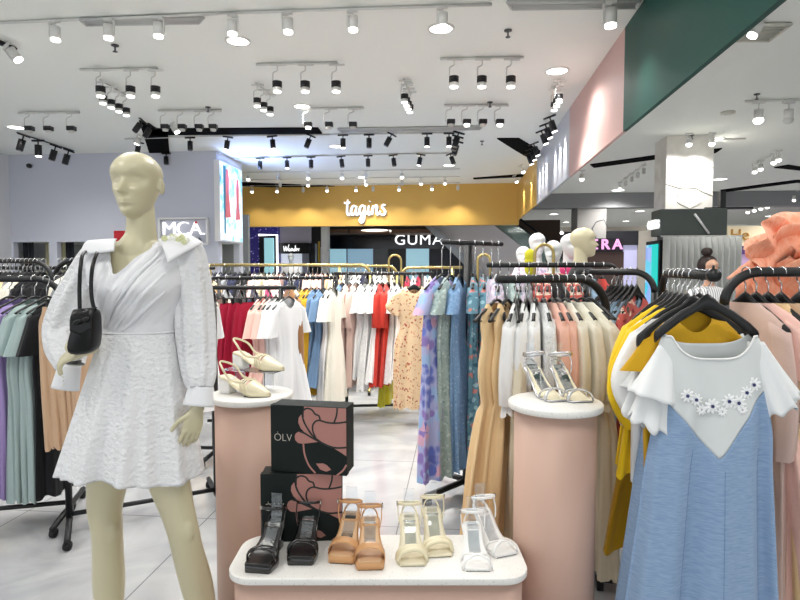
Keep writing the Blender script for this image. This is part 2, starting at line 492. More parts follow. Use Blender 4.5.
def track(pxs, m, label, z=CEIL, r=.013):
    pts = [AZ(x, y, z - .016) for x, y in pxs]
    mb = MB()
    for a, c in zip(pts, pts[1:]): mb.tube([a, c], r, 4)
    o = mb.build('light_track', m); tag(o, label, 'light track'); return o
TZ = -.03
# front long track
track([(-5, 23), (245, 12.5), (492, 4.5)], m_trw, 'long white ceiling light track nearest the camera')
for x in (55, 108, 158, 232, 288, 353, 443):
    spot(x, 22.5 - x * .0365, 'white', True, 'white cylinder spotlight on the nearest long track', 'white spotlights on the nearest long track', rz=YAW + (0 if x in (55, 288, 353, 443) else PI), scale=.76)
spot(611, 1, 'white', True, 'single white spotlight hanging beside the green bulkhead top', 'white spotlight beside green bulkhead', scale=.9)
# second row: three short tracks, three lamps each
for nm, x0, x1, y0, xs_ in (('left', 80, 158, 70, (101, 131, 156)), ('middle', 256, 338, 64.5, (278, 306, 337)), ('right', 440, 524, 59, (455, 483, 512))):
    track([(x0, y0), (x1, y0 - 1.5)], m_trw, f'short white light track, {nm} one of the second row')
    for x in xs_:
        spot(x - 1, y0 - .5, 'two', True, f'black-collared white spotlight on the {nm} short track, second row', 'black-collared spotlights of the second row', rz=YAW, scale=.8)
# clusters of lamps on tracks that run away from the camera
def runaway(x0, y0, x1, y1, n, nm, style='two', lit=True, scale=.7):
    track([(x0, y0), (x1, y1)], m_trw, f'short light track running away from the camera, {nm}', r=.012)
    words_ = ['nearest', 'second nearest', 'third nearest', 'farthest']
    a, c = AZ(x0, y0, CEIL - .03), AZ(x1, y1, CEIL - .03)
    for i in range(n):
        spot(0, 0, style, lit, f'{words_[i] if i < n - 1 else "farthest"} black-and-white spotlight of the cluster {nm}', 'clustered spotlights on receding tracks', pos=a.lerp(c, (i + .3) / n), rz=YAW, scale=scale)
runaway(100, 80, 131, 98, 4, 'above the mannequin head')
runaway(255, 83, 274, 97, 3, 'left of ceiling centre')
runaway(404, 79, 411, 94, 4, 'at the ceiling centre')
runaway(560, 79, 553, 92, 3, 'beside the pink bulkhead')
# third row
for nm, x0, x1, y0, xs_ in (('far left', 18, 80, 113, (29, 48, 71)), ('left', 158, 222, 111, (165, 182, 199, 213)), ('centre', 306, 364, 108.5, (308, 329, 353)), ('right', 444, 508, 105.5, (451, 467, 483, 500))):
    track([(x0, y0), (x1, y0 - .7)], m_trw, f'short white light track at {nm}, third row')
    for x in xs_:
        spot(x, y0 - .4, 'drop', x in (308, 467, 500), f'small black spotlight on the {nm} track of the third row', 'small black hooked spotlights of the third row', rz=YAW, scale=.78)
# black track lamps
track([(17, 132.5), (74, 151)], m_trb, 'thin black light track near the back wall, far left', r=.01)
for x, y in ((24, 134.5), (38, 140), (56, 145.5), (69, 150)):
    spot(x, y, 'black', x == 38, 'black cylinder spotlight on the far left black track', 'black spotlights on the far left track', tilt=(0, .35 if x != 38 else 0), scale=.95)
track([(125, 139), (200, 136), (330, 134.5), (460, 132.5)], m_trw, 'long pale light track carrying the first row of black spotlights', r=.013)
for i, (x, tl, lt) in enumerate(((190, 0, 0), (228, .15, 1), (272, -.1, 1), (311, .4, 0), (343, 0, 1), (369, 0, 0), (392, .5, 0), (427, 0, 1), (449, 0, 1))):
    spot(x, 138.3 - (x - 125) * .017, 'black', bool(lt), 'black cylinder spotlight of the first black row', 'black spotlights of the first black row', tilt=(0, tl), scale=.75)
track([(196, 160), (330, 155.5), (458, 153)], m_trw, 'long pale light track carrying the second row of black spotlights', r=.013)
for i, (x, tl, lt) in enumerate(((216, 0, 1), (260, 0, 0), (287, 0, 1), (311, 0, 0), (341, .12, 0), (368, 0, 0), (393, .12, 0), (421, -.2, 1), (450, .35, 0))):
    spot(x, 159.3 - (x - 196) * .023, 'black', bool(lt), 'black cylinder spotlight of the second black row', 'black spotlights of the second black row', tilt=(0, -tl), scale=.75)
# rings of black lamps over the mannequin and by the rows' right end
for i, (x, y, tl) in enumerate(((143, 120, .7), (152, 125, .6), (141, 135, .5), (172, 122.5, -.5), (139, 142, .2), (166, 153, 0))):
    spot(x, y, 'black' if i in (0, 1, 4, 5) else 'white', i in (2, 3), 'spotlight of the cluster at the black ceiling opening', 'spotlights around the black opening', tilt=(0, tl), scale=.75)
for i, (x, y) in enumerate(((459, 132), (458, 136), (458, 141))):
    spot(x, y, 'black', False, ['nearest', 'middle', 'farthest'][i] + ' black spotlight of the receding trio right of the black rows', 'receding black trio', tilt=(0, .3), scale=.85)
# small white lamps before the mustard fascia
for row, (y0, xs_) in enumerate(((171, (248, 278, 308, 342, 366, 402)), (178.5, (280, 308, 366, 402, 421, 445)), (184.5, (252, 277, 303, 327, 356, 373, 399, 432, 458)))):
    track([(236, y0 + 1.5), (460, y0 - 2)], m_trw, ['front', 'middle', 'rear'][row] + ' thin white light track before the mustard fascia', r=.01)
    for k, x in enumerate(xs_):
        o = spot(x, y0 + 1.3 - (x - 236) * .015, 'small', (k + row) % 3 != 1, ['small white spotlight of the front fascia row', 'small white spotlight of the middle fascia row', 'small white spotlight of the rear fascia row'][row], 'small white spotlights before the mustard fascia', scale=.8)
        if row == 2 or k % 2: lamp_light(o, -.27, 15, 120)
# lamps that wash the bulkhead
for i, (yy, st) in enumerate(((8.3, 'black'), (8.7, 'black'), (9.1, 'black'), (10.0, 'black'), (10.4, 'black'), (10.8, 'black'), (12.0, 'small'), (13.3, 'small'))):
    p = Vector((BX - .22, yy, CEIL - .03))
    nm = 'black spotlight washing the white bulkhead section' if st == 'black' else 'white spotlight washing the mustard bulkhead section'
    o = spot(0, 0, st, True, nm, 'spotlights washing the bulkhead', pos=p, tilt=(0, -.35), scale=.8)
    lamp_light(o, 0, 30, 50, loc=(.03, 0, -.32), aim=(.05, 0, -1.3))
# left edge black lamp on a black track, and the lamp by the right grille
track([(-12, 37), (15, 49)], m_trb, 'black light track at the upper left picture edge', r=.03)
spot(6, 44, 'white', True, 'tilted spotlight under the black track at the upper left edge', 'upper left spotlight', tilt=(.2, -.6), scale=.8)
spot(763, 17, 'white', True, 'tilted spotlight beside the square cream air grille', 'spotlight by cream grille', tilt=(0, .5), scale=.8)
# mall side lamps, right of the bulkhead
track([(745, 101.5), (812, 99.5)], m_trw, 'white light track in the mall ceiling at the right picture edge')
for x in (759, 789): spot(x, 101, 'small', x == 759, 'small white spotlight on the right edge mall track', 'mall track spotlights', scale=1.2)
track([(677, 139.5), (745, 139)], m_trw, 'white light track above the marble column')
for x in (689, 712):
    q_ = AY(x, 142, 9.5); q_.z = CEIL - .03
    o = spot(x, 142.5, 'small', True, 'small white spotlight above the marble column', 'spotlights above the marble column', scale=.9, pos=q_)
    lamp_light(o, 0, 24, 110, loc=(-.08, -.02, -.27), aim=(-.14, .35, -1.0))
track([(752, 166), (782, 149)], m_trw, 'receding white light track right of the marble column', r=.01)
for x, y in ((755, 163), (761, 160), (774, 153), (779, 150)): spot(x, y, 'small', True, 'small white spotlight on the receding track right of the column', 'receding mall spotlights', scale=.9)
track([(618, 184), (646, 163)], m_trw, 'receding white light track left of the marble column', r=.01)
for i in range(5): spot(620 + i * 6, 182 - i * 4.3, 'small', i == 0, 'small white spotlight on the receding track left of the column', 'receding mall spotlights', scale=.8)
track([(745, 206), (800, 190)], m_trw, 'farthest receding white light track on the right', r=.012)
for i in range(8): spot(748 + i * 6.5, 205 - i * 1.9, 'small', True, 'tiny white spotlight on the farthest right receding track', 'farthest mall spotlights', scale=1.2)
spot(582, 170, 'small', True, 'lone small white spotlight left of the receding mall track', 'lone mall spotlight')
# recessed round downlights, each with its own light
m_rim = mat('white_rim', 'e6e6e2', .5)
def downlight(px, py, r, label, power=0):
    p = AZ(px, py, CEIL)
    e = empty('downlight', p); tag(e, label, 'downlight', 'recessed round downlights')
    mb = MB(); rings = []
    for rad, z in ((r + .02, 0), (r + .02, -.012), (r, -.012), (r, 0)):
        rings.append([(rad * math.cos(2*PI*j/28), rad * math.sin(2*PI*j/28), z) for j in range(28)])
    mb.loft(rings, cap0=False, cap1=False); mb.build('rim', m_rim, e)
    mb = MB(); mb.cyl((0, 0, -.008), (0, 0, -.001), r, n=28); mb.build('diffuser', m_lens, e)
    lamp_light(e, -.03, 170 if r > .12 else 65, 150, rad=r * .8)
for i, (x, y, r_, lb) in enumerate(((238, 40.5, .10, 'large round downlight beside the nearest long track'), (441, 28, .10, 'round downlight partly behind the spotlight of the nearest track'),
     (302, 106, .10, 'round downlight above the centre track of the third row'), (16, 127, .11, 'round downlight at the far left ceiling edge'),
     (557, 70.5, .11, 'round downlight between the right short track and pink bulkhead'), (336, 146, .11, 'round downlight between the two black spotlight rows'),
     (449, 165, .11, 'round downlight under the right end of the black rows'), (363, 177, .12, 'round downlight just before the mustard fascia'),
     (715, 139, .13, 'round downlight in front of the marble column'), (720, 179, .15, 'round downlight right of the marble column'),
     (756, 196.5, .17, 'round downlight behind the long bent ceiling slot'), (618, 190, .16, 'round downlight left of the marble column'), (803, 200, .17, 'round downlight at the right picture edge'),
     (554, 214, .16, 'far round downlight in the left gap behind the grey lintel'), (640, 211, .16, 'far round downlight between grey column and kiosk'),
     (566, 222, .14, 'farthest downlight left of the grey column'), (626, 221, .14, 'farthest downlight right of the grey column'), (770, 216, .16, 'far round downlight above the paper flower'))):
    if r_: downlight(x, y, r_, lb)
# smoke detectors / sprinklers
m_det = mat('grey_plastic', '55585a', .5)
for i, (x, y, lb) in enumerate(((115, 45, 'small grey sprinkler head below the nearest long track'), (508, 30, 'small grey sprinkler head left of the green bulkhead'),
      (490, 102, 'small grey sprinkler head above the right third-row track'), (208, 107, 'small grey sprinkler head above the left third-row track'),
      (482, 141, 'small grey sprinkler head near the black angular recess'), (692, 135, 'small grey sprinkler head above the marble column'), (757, 94, 'small grey sprinkler head above the right mall track'))):
    p = AZ(x, y, CEIL)
    mb = MB(); mb.cyl((0, 0, -.01), (0, 0, 0), .035, n=14); mb.cyl((0, 0, -.06), (0, 0, -.01), .008, n=8); mb.cyl((0, 0, -.066), (0, 0, -.06), .022, n=12)
    tag(mb.build('sprinkler', m_det, loc=p), lb, 'sprinkler')
mb = MB(); p = AZ(728, 112, CEIL); mb.cyl((0, 0, -.02), (0, 0, 0), .09, n=24); tag(mb.build('ceiling_speaker', m_grw, loc=p), 'flat round grey ceiling cover right of the green bulkhead', 'ceiling cover')
p = AY(30, 166, WY - .03); mb = MB(); mb.ell((0, -.02, 0), (.045, .06, .045), 14, 8); tag(mb.build('security_camera', m_black, loc=p), 'small black dome camera high on the back wall, left', 'security camera')
# ---------------------------------------------------------------- signs and the mall beyond
m_sign = mat('lit_white_sign', 'ffffff', .4, emit=.45)
m_blk = mat('black_sign_board', '101114', .35)
m_whitep = mat('white_paint', 'e8e8e8', .5)

# MCA sign on the back wall
mca0, mca1 = AY(161, 219, WY), AY(209, 244, WY)
e = empty('shop_sign', ((mca0.x + mca1.x) / 2, WY, mca1.z)); tag(e, 'grey panel sign with raised white capital letters on the back wall', 'shop sign')
w_, h_ = mca1.x - mca0.x, mca0.z - mca1.z
b = MB(); b.box((0, -.03, h_ / 2), (w_ - .06, .05, h_ - .06)); b.build('panel', mat('sign_panel_grey', 'b6b8c4', .6), e)
b = MB()
for (c_, d_) in (((0, -.05, h_), (w_, .08, .035)), ((0, -.05, 0), (w_, .08, .035)), ((-w_/2, -.05, h_/2), (.035, .08, h_)), ((w_/2, -.05, h_/2), (.035, .08, h_))): b.box(c_, d_)
b.build('frame', m_whitep, e)
text_obj('lettering', 'MCA.', .35, m_sign, e, .03, Matrix.Translation((.02, -.09, h_ * .58)) @ Matrix.Rotation(PI/2, 4, 'X'), bold=-.006, sx=1.05, spacing=.93)
text_obj('small_lettering', 'ROSAYCA', .1, mat('dark_grey_letter', '5b5e6a', .5), e, .015, Matrix.Translation((.06, -.07, h_ * .17)) @ Matrix.Rotation(PI/2, 4, 'X'), sx=1.15, spacing=1.15)
b = MB(); b.ell((.27, -.12, h_ * .83), (.025, .02, .025), 10, 6); b.build('red_dot', mat('red_dot', 'd8262c', .4), e)
# red notice
b = MB(); p = AY(120, 236, WY - .02); b.box((0, 0, 0), (.22, .03, .19)); o = b.build('notice_board', mat('red_board', 'c41f2a', .5), loc=p); tag(o, 'small red notice on the back wall beside the mannequin neck', 'notice')
text_obj('lettering', 'SALE', .05, m_whitep, o, .003, Matrix.Translation((0, -.018, .04)) @ Matrix.Rotation(PI/2, 4, 'X')) if False else None

# light box on the return wall: pale picture with two pink figures
q0, q1 = AX(217.5, 241, xr + .05), AX(240.5, 244, xr + .05)
z1 = AX(217.5, 160, xr + .05).z; z0 = q0.z
e = empty('light_box', (xr, (q0.y + q1.y) / 2, z0)); tag(e, 'tall glowing pale blue light box with pink figures on the wall return', 'light box')
ly, lz = q1.y - q0.y, z1 - z0
b = MB(); b.box((.05, 0, lz / 2), (.1, ly, lz)); b.build('case', m_whitep, e, bevel=.006)
lamp_light(e, 0, 75, 150, (.35, .5, 1), .1, loc=(.25, 0, lz * .5), aim=(1.2, .1, lz * .5 + 1.1))
ml = mat('light_box_print', 'cfeaf5', .4, emit=1.0)
tcn = nd(ml, 'ShaderNodeTexCoord'); nn = nd(ml, 'ShaderNodeTexNoise'); nn.inputs['Scale'].default_value = 4.5; nn.inputs['Detail'].default_value = 6
rr_ = nd(ml, 'ShaderNodeValToRGB')
for i, (p_, c_) in enumerate(((.3, '2f9fc4'), (.42, '9cd8ea'), (.55, 'f0fbff'), (.7, 'ffffff'))):
    el = rr_.color_ramp.elements[i] if i < 2 else rr_.color_ramp.elements.new(p_)
    el.position = p_; el.color = srgb(c_)
lk(ml, tcn.outputs['Object'], nn.inputs['Vector']); lk(ml, nn.outputs[0], rr_.inputs[0])
lk(ml, rr_.outputs[0], ml.node_tree.nodes['Principled BSDF'].inputs['Base Color']); lk(ml, rr_.outputs[0], ml.node_tree.nodes['Principled BSDF'].inputs['Emission Color'])
ml.node_tree.nodes['Principled BSDF'].inputs['Emission Strength'].default_value = .45
b = MB(); b.box((.104, 0, lz / 2), (.008, ly - .06, lz - .06)); b.build('picture', ml, e)
mp_ = mat('light_box_pink', 'd9707c', .4, emit=.25); mk_ = mat('light_box_blue', '2c7f9c', .4, emit=.2)
b = MB()
for cy, s_, top in ((-.22, 1, .92), (.28, .8, .84)):
    poly = [(-.05*s_, top), (.05*s_, top), (.09*s_, top - .12), (.07*s_, top - .3), (.15*s_, .32), (-.13*s_, .30), (-.07*s_, top - .3), (-.09*s_, top - .12)]
    M_ = Matrix.Translation((.108, cy, 0)) @ Matrix.Rotation(PI/2, 4, 'Z') @ Matrix.Rotation(PI/2, 4, 'X')
    b.prism([(x, y * lz) for x, y in poly], 0, .004, M=M_)
b.build('pink_figures', mp_, e)
b = MB(); b.prism([(-.42, .1*lz), (-.36, .1*lz), (-.33, .95*lz), (-.45, .95*lz)], 0, .004, M=Matrix.Translation((.108, .05, 0)) @ Matrix.Rotation(PI/2, 4, 'Z') @ Matrix.Rotation(PI/2, 4, 'X')); b.build('blue_foliage', mk_, e)

# tagins lettering: brush script from strokes
def script_sign(strokes, name, M4, m, parent, r=.05, flat=.5, sc=1):
    b = MB()
    for st in strokes:
        pts = smooth_path([(x * sc, y * sc, 0) for x, y in st], 5)
        n = len(pts); rad = [r * sc * (.75 + .35 * math.sin(PI * i / (n - 1))) for i in range(n)]
        b.tube(pts, [q * flat for q in rad], 8, rb=rad, up=(0, 0, 1))
    o = b.build(name, m, parent); o.matrix_local = M4; return o
tag_strokes = [
    [(.28, 1.62), (.24, 1.1), (.2, .5), (.25, .12), (.42, .05), (.6, .25)], [(-.12, 1.32), (.15, 1.25), (.55, 1.33)],
    [(1.15, .82), (.95, .98), (.72, .8), (.62, .4), (.72, .08), (.92, .1), (1.12, .5)], [(1.22, .95), (1.12, .45), (1.18, .08), (1.35, .1), (1.52, .35)],
    [(2.02, .85), (1.85, 1.0), (1.62, .85), (1.52, .45), (1.62, .12), (1.85, .2), (2.0, .6)], [(2.1, .98), (2.02, .3), (1.95, -.45), (1.75, -.75), (1.55, -.6), (1.62, -.3), (2.0, .0), (2.35, .3)],
    [(2.5, 1.0), (2.4, .45), (2.46, .08), (2.65, .15), (2.8, .4)], [(2.56, 1.38), (2.6, 1.45)],
    [(2.95, 1.0), (2.86, .5), (2.82, .03)], [(2.86, .5), (3.05, .88), (3.25, .98), (3.34, .8), (3.28, .4), (3.34, .08), (3.52, .12), (3.7, .4)],
    [(4.22, .98), (4.0, 1.05), (3.85, .85), (4.02, .6), (4.18, .4), (4.12, .1), (3.9, 0), (3.7, .12)]]
pt = AY(365, 211, YE2)
e = empty('shop_sign', (pt.x, YE2, pt.z)); tag(e, 'raised white handwritten sign on the mustard fascia', 'shop sign')
sw = (AY(387, 211, YE2).x - AY(345.5, 211, YE2).x) / 4.35
script_sign([[(x - 2.05, y - .45) for x, y in s_] for s_ in tag_strokes], 'lettering', Matrix.Translation((0, -.06, 0)) @ Matrix.Rotation(PI/2, 4, 'X'), m_sign, e, r=.11, flat=.3, sc=sw)
b = script_sign([[(x - 2.0, y - .5) for x, y in s_] for s_ in tag_strokes], 'letter_backing', Matrix.Translation((0, -.02, 0)) @ Matrix.Rotation(PI/2, 4, 'X'), mat('letter_return_grey', '8d8f92', .5), e, r=.12, flat=.2, sc=sw)

# --- shop fronts seen under the mustard fascia, at Y about 17 to 20
def front(px0, py0, px1, py1, y, t, name, m, label, cat, group=None, z0=None, parent=None):
    a, c = AY(px0, py0, y), AY(px1, py1, y)
    zt, zb = a.z, (c.z if z0 is None else z0)
    bb = MB(); bb.box(((a.x + c.x) / 2, y + t / 2, (zt + zb) / 2), (c.x - a.x, t, zt - zb))
    o = bb.build(name, m, parent)
    if label: tag(o, label, cat, group)
    return o
ms = mat('starry_panel', '2a2460', .35)
v_ = nd(ms, 'ShaderNodeTexVoronoi'); v_.inputs['Scale'].default_value = 11; t_ = nd(ms, 'ShaderNodeTexCoord'); r_ = nd(ms, 'ShaderNodeValToRGB')
r_.color_ramp.elements[0].position = .0; r_.color_ramp.elements[0].color = srgb('b9aef0'); r_.color_ramp.elements[1].position = .28; r_.color_ramp.elements[1].color = srgb('211c58')
lk(ms, t_.outputs['Object'], v_.inputs['Vector']); lk(ms, v_.outputs['Distance'], r_.inputs[0]); lk(ms, r_.outputs[0], ms.node_tree.nodes['Principled BSDF'].inputs['Base Color'])
lk(ms, r_.outputs[0], ms.node_tree.nodes['Principled BSDF'].inputs['Emission Color']); ms.node_tree.nodes['Principled BSDF'].inputs['Emission Strength'].default_value = .35
Y1 = 17.0
front(238, 226, 278.5, 300, Y1, .3, 'shop_front_panel', ms, 'dark indigo starry wall panel left of the white script shop', 'wall panel', z0=0)
front(259, 236, 277, 300, Y1 - .12, .1, 'display_window', mat('window_black', '0c0e18', .3), 'black framed display window on the indigo panel', 'display window', z0=.0)
o = front(264, 238, 274, 300, Y1 - .2, .06, 'display_screen', mat('cool_screen', 'a9e3ee', .4, emit=.3), 'tall pale cyan lit display inside the black framed window', 'display screen', z0=.3)
b = MB(); a = AY(258.5, 235, Y1 - .2); c = AY(277, 237, Y1 - .2)
b.tube([(a.x, a.y, a.z), (c.x, a.y, a.z), (c.x, a.y, 0.0)], .03, 6); tag(b.build('light_strip', mat('white_strip', 'ffffff', .5, emit=1.6)), 'white light strip around the black display window', 'light strip')
front(278.5, 226, 311, 243, Y1 + .2, .3, 'shop_fascia', mat('lilac_marble', 'bdb9ca', .4), 'lilac marbled fascia above the black script sign', 'fascia')
e = empty('shop_sign', AY(295, 253, Y1)); tag(e, 'black sign board with white handwritten lettering', 'shop sign')
o = front(279, 243, 309, 253.5, Y1, .2, 'board', m_blk, None, None); o.parent = e; o.location = -e.location
wst = [[(0, 1), (.15, 0), (.45, .9), (.6, 0), (1.1, 1.3)], [(1.15, .5), (.98, .25), (1.15, 0), (1.35, .25), (1.2, .5)], [(1.5, .5), (1.5, 0), (1.62, .45), (1.8, .4), (1.82, 0)], [(2.2, .45), (2.0, .25), (2.1, 0), (2.28, .2), (2.35, 1.1), (2.32, 0)], [(2.5, .25), (2.75, .35), (2.62, .5), (2.5, .2), (2.7, 0)], [(2.95, .5), (2.98, 0), (3.0, .35), (3.2, .5)]]
sc_ = (AY(300, 250, Y1).x - AY(284, 250, Y1).x) / 3.2
s0 = AY(292, 248.5, Y1)
o = script_sign([[(x - 1.6, y - .5) for x, y in s_] for s_ in wst], 'lettering', Matrix.Translation(Vector((s0.x, Y1 - .04, s0.z)) - e.location) @ Matrix.Rotation(PI/2, 4, 'X'), m_sign, e, r=.1, flat=.4, sc=sc_)
m_win = mat('bright_shop_window', 'dfe6f2', .3, emit=.3); m_cy = mat('cyan_shop_window', 'a8d6e6', .3, emit=.3); m_cy2 = mat('blue_shop_window', '9cc3dc', .3, emit=.25)
front(280, 253.5, 302, 300, Y1 + .4, .1, 'shop_window', m_win, 'bright white shop window below the script sign', 'shop window', z0=0)
front(302, 253.5, 309, 300, Y1 + .2, .3, 'shop_pillar', mat('mid_grey', '8d90a0', .6), 'grey shop pillar right of the bright white window', 'pillar', z0=0)
front(309, 227, 321, 300, Y1 + .3, .2, 'shop_front_panel', mat('near_black_wall', '1a1b22', .5), 'near black shop front with bright garments left of the white post', 'wall panel', z0=0)
for i, (x, y0_, y1_, c_) in enumerate(((313.5, 243, 262, 'b9c8dd'), (316.5, 241, 262, 'd8b24a'), (319, 247, 262, 'e4e4ea'))):
    a = AY(x, y0_, Y1 + .05); c = AY(x + 1.6, y1_, Y1 + .05)
    mb = MB(); mb.grid(lambda u, v, a=a, c=c: Vector((a.x + (c.x - a.x) * u, Y1 + .27 + .03 * math.sin(u * 9), a.z + (c.z - a.z) * v)), 8, 6)
    tag(mb.build('display_garment', fabric('display_cloth_' + c_, c_), thick=.02), ['pale blue', 'mustard', 'white'][i] + ' garment displayed in the near black shop front', 'garment')
front(321, 226, 328, 300, Y1 - .1, .3, 'shop_pillar', m_whitep, 'white square post left of the dark glossy shop front', 'pillar', z0=0)
# GUMA shop
Y2 = 19.0
m_navy = mat('dark_glass_band', '12151f', .15)
front(326, 236, 455, 248.5, Y2, .3, 'shop_fascia', m_navy, 'dark glossy fascia band of the dark shop under the mustard fascia', 'fascia')
e = empty('shop_sign', AY(422, 245, Y2)); tag(e, 'white glowing block letters on the dark glossy fascia', 'shop sign')
p = AY(418.5, 240.2, Y2 - .05)
text_obj('lettering', 'GUMA', .47, mat('lit_sign_letters', 'ffffff', .4, emit=.6), e, .04, Matrix.Translation(p - e.location) @ Matrix.Rotation(PI/2, 4, 'X'), bold=0, sx=1.1, spacing=1.12)
mw = mat('warm_wood_ceiling', '6d4c34', .5)
for i, (x0, x1) in enumerate(((328, 352), (354, 392), (394, 432))):
    a, c = AY(x0, 233, Y2 - .3), AY(x1, 236, Y2 - .3)
    b = MB(); b.box(((a.x + c.x) / 2, Y2 + .6 - .9, a.z), (c.x - a.x, 1.6, .12)); tag(b.build('wood_canopy', mw, bevel=.02), ['left', 'middle', 'right'][i] + ' brown wooden ceiling canopy above the dark glossy fascia', 'canopy')
b = MB(); p = AY(376, 231, Y2 - .8); b.ell(p, (.55, .5, .05), 20, 8); tag(b.build('ceiling_lamp', mat('soft_lamp', 'f2efe2', .4, emit=1.2)), 'flat oval lamp under the brown canopies', 'lamp')
for i, (x0, x1, m, lb) in enumerate(((328, 346, m_cy, 'leftmost pale cyan window of the dark shop under the mustard fascia'), (347.5, 373, m_cy2, 'wide pale blue window of the dark shop under the mustard fascia'), (406, 429, m_cy, 'pale cyan window under the glowing white block letters'))):
    front(x0, 248.5, x1, 300, Y2 + .1, .1, 'shop_window', m, lb, 'shop window', z0=.2)
front(373, 248.5, 388, 300, Y2 + .08, .1, 'shop_window', mat('grey_glass', '4a5258', .2), 'dark grey window of the dark shop under the mustard fascia, middle', 'shop window', z0=0)
front(388, 248.5, 406, 300, Y2 + .08, .12, 'shop_entrance', m_blk, 'black entrance between the pale blue shop windows', 'entrance', z0=0)
front(429, 248.5, 500, 300, Y2 + .1, .2, 'shop_front_panel', mat('dark_blue_grey', '2b303c', .4), 'dark blue-grey shop front under the escalator', 'wall panel', z0=0)
front(300, 222, 560, 236, Y2 + 1.4, .2, 'shop_front_panel', mat('dim_brown', '4c3a2e', .7), 'dim brown wall above and behind the dark glossy fascia', 'wall panel', z0=0)
# escalator: pale side panel slanting down to the right, glass balustrade with dark handrail
Y3 = 16.6
def para(pts, y, t, name, m, parent=None):
    q = [AY(x, yy, y) for x, yy in pts]
    mb = MB(); mb.prism([(p.x, p.z) for p in q], -t / 2, t / 2, M=Matrix.Translation((0, y, 0)) @ Matrix.Rotation(PI/2, 4, 'X'))
    return mb.build(name, m, parent)
e = empty('escalator', GX(500, 18)); e.location = (0, 0, 0); tag(e, 'escalator with pale side panel and glass balustrade descending to the right', 'escalator')
para([(428, 224), (492, 224), (560, 277), (560, 300), (510, 300)], Y3 + .4, .2, 'side_panel', mat('escalator_panel', 'c9c5c9', .45), e)
para([(421, 222), (430, 222), (512, 300), (500, 300)], Y3 + .2, .3, 'lower_trim', mat('escalator_trim', '8b9096', .35, metal=.5), e)
para([(492, 224), (506, 214), (572, 266), (560, 277)], Y3 + .4, .03, 'glass_balustrade', mat('green_tinted_glass', 'a8c4be', .05, trans=.75, alpha=1), e)
b = MB(); b.tube([AY(503, 213, Y3 + .4), AY(575, 268, Y3 + .4)], .04, 8); b.build('handrail', m_black, e)
b = MB(); b.tube([AY(490, 224, Y3 + .4), AY(561, 279, Y3 + .4)], .035, 8); b.build('glass_rail', mat('escalator_trim', '', 0) if False else MATS['escalator_trim'], e)
b = MB(); b.tube([AY(512, 213, Y3 + 1.7), AY(585, 268, Y3 + 1.7)], .04, 8); b.build('handrail', m_black, e)

# --- right: lintel, grey column, dark shops far behind
Y4 = 16.8
m_lint = mat('grey_lintel', '8f9093', .7)
a = AY(655, 207, Y4)
b = MB(); b.box(((BX2 + 16) / 2, Y4 + .2, (a.z + CEIL) / 2), (16 - BX2, .4, CEIL - a.z)); struct(b.build('trim_6', m_lint))
a, c = AY(578, 207, Y4), AY(607, 207, Y4)
b = MB(); b.box(((a.x + c.x) / 2, Y4 + .5, 1.7), (c.x - a.x, .9, 3.4)); 
e = b.build('square_column', mat('warm_grey_column', '9a9896', .7)); tag(e, 'warm grey square column behind the cream mannequin head', 'column')
hx = MB()
for pl in ([(592, 229), (596, 222), (604, 219.5), (607, 226)], [(592, 229), (596, 237), (590, 250)]):
    hx.tube([AY(x, y, Y4 + .045) for x, y in pl], .012, 4)
hx.build('hexagon_groove', mat('groove_dark', '55565a', .7), e)
# far end of the mall
Y5 = 30
b = MB(); b.box((9, Y5 + .1, CEIL / 2), (44, .2, CEIL)); struct(b.build('wall_far', mat('cream_far_wall', 'd6cfc6', .7)))
b = MB(); b.box((BX2 + 22.2, 8, CEIL / 2), (.2, 50, CEIL)); struct(b.build('wall_right', mat('cream_far_wall', '', 0)if False else MATS['cream_far_wall']))
b = MB(); b.box((-13, 22, CEIL / 2), (.2, 20, CEIL)); struct(b.build('wall_mall_left', m_wallw))
b = MB()
for k in range(34):
    x = AY(500 + k * 12, 230, Y5).x
    b = MB(); b.cyl((x, Y5 - .5, CEIL - .3), (x, Y5 - .5, CEIL - .02), .05, n=8)
    cc = MB(); cc.ell((x, Y5 - .5, CEIL - .32), (.09, .09, .07), 10, 6)
    if k in (8, 9, 10, 11) or k < 4 or k > 24: continue
    o = b.build('spotlight', m_white); cc.build('lens', m_lens, o)
    tag(o, 'tiny far spotlight washing the cream end wall of the mall', 'spotlight', 'far spotlights washing the end wall')
front(540, 232, 577, 300, Y5 - .3, .2, 'shop_front_panel', mat('near_black_wall', '', 0) if False else MATS['near_black_wall'], 'black far shop front behind the escalator glass', 'wall panel', z0=0)
Y6 = 14.0
e = empty('shop_sign', AY(606, 251, Y6)); tag(e, 'dark sign board with glowing pink letters', 'shop sign')
o = front(585, 238.5, 623, 252, Y6, .15, 'board', mat('plum_black_board', '1d1420', .4), None, None); o.parent = e; o.location = -e.location
p = AY(606.5, 244.8, Y6 - .04)
text_obj('lettering', 'ERA', .33, mat('pink_letters', 'f0a8e0', .4, emit=.5), e, .03, Matrix.Translation(p - e.location) @ Matrix.Rotation(PI/2, 4, 'X'), bold=.006, spacing=1.4)
front(585, 252, 623, 300, Y6 + .05, .12, 'shop_front_panel', mat('brown_shop_dim', '5b4640', .6), 'brown shop front below the pink lettered sign', 'wall panel', z0=0)
front(607, 231, 638.5, 245, Y6 + 3.2, .2, 'shop_fascia', MATS['near_black_wall'], 'black far fascia right of the grey column', 'fascia')
front(624, 245, 638, 300, Y6 + 3.3, .2, 'shop_window', mat('lilac_window', 'a7a6c6', .4, emit=.35), 'pale lilac lit shop window beside the teal screen', 'shop window', z0=0)
front(638.5, 231, 655, 300, Y6 + 3.2, .2, 'shop_pillar', mat('beige_grey', 'aca69c', .6), 'beige pillar left of the kiosk screen', 'pillar', z0=0)
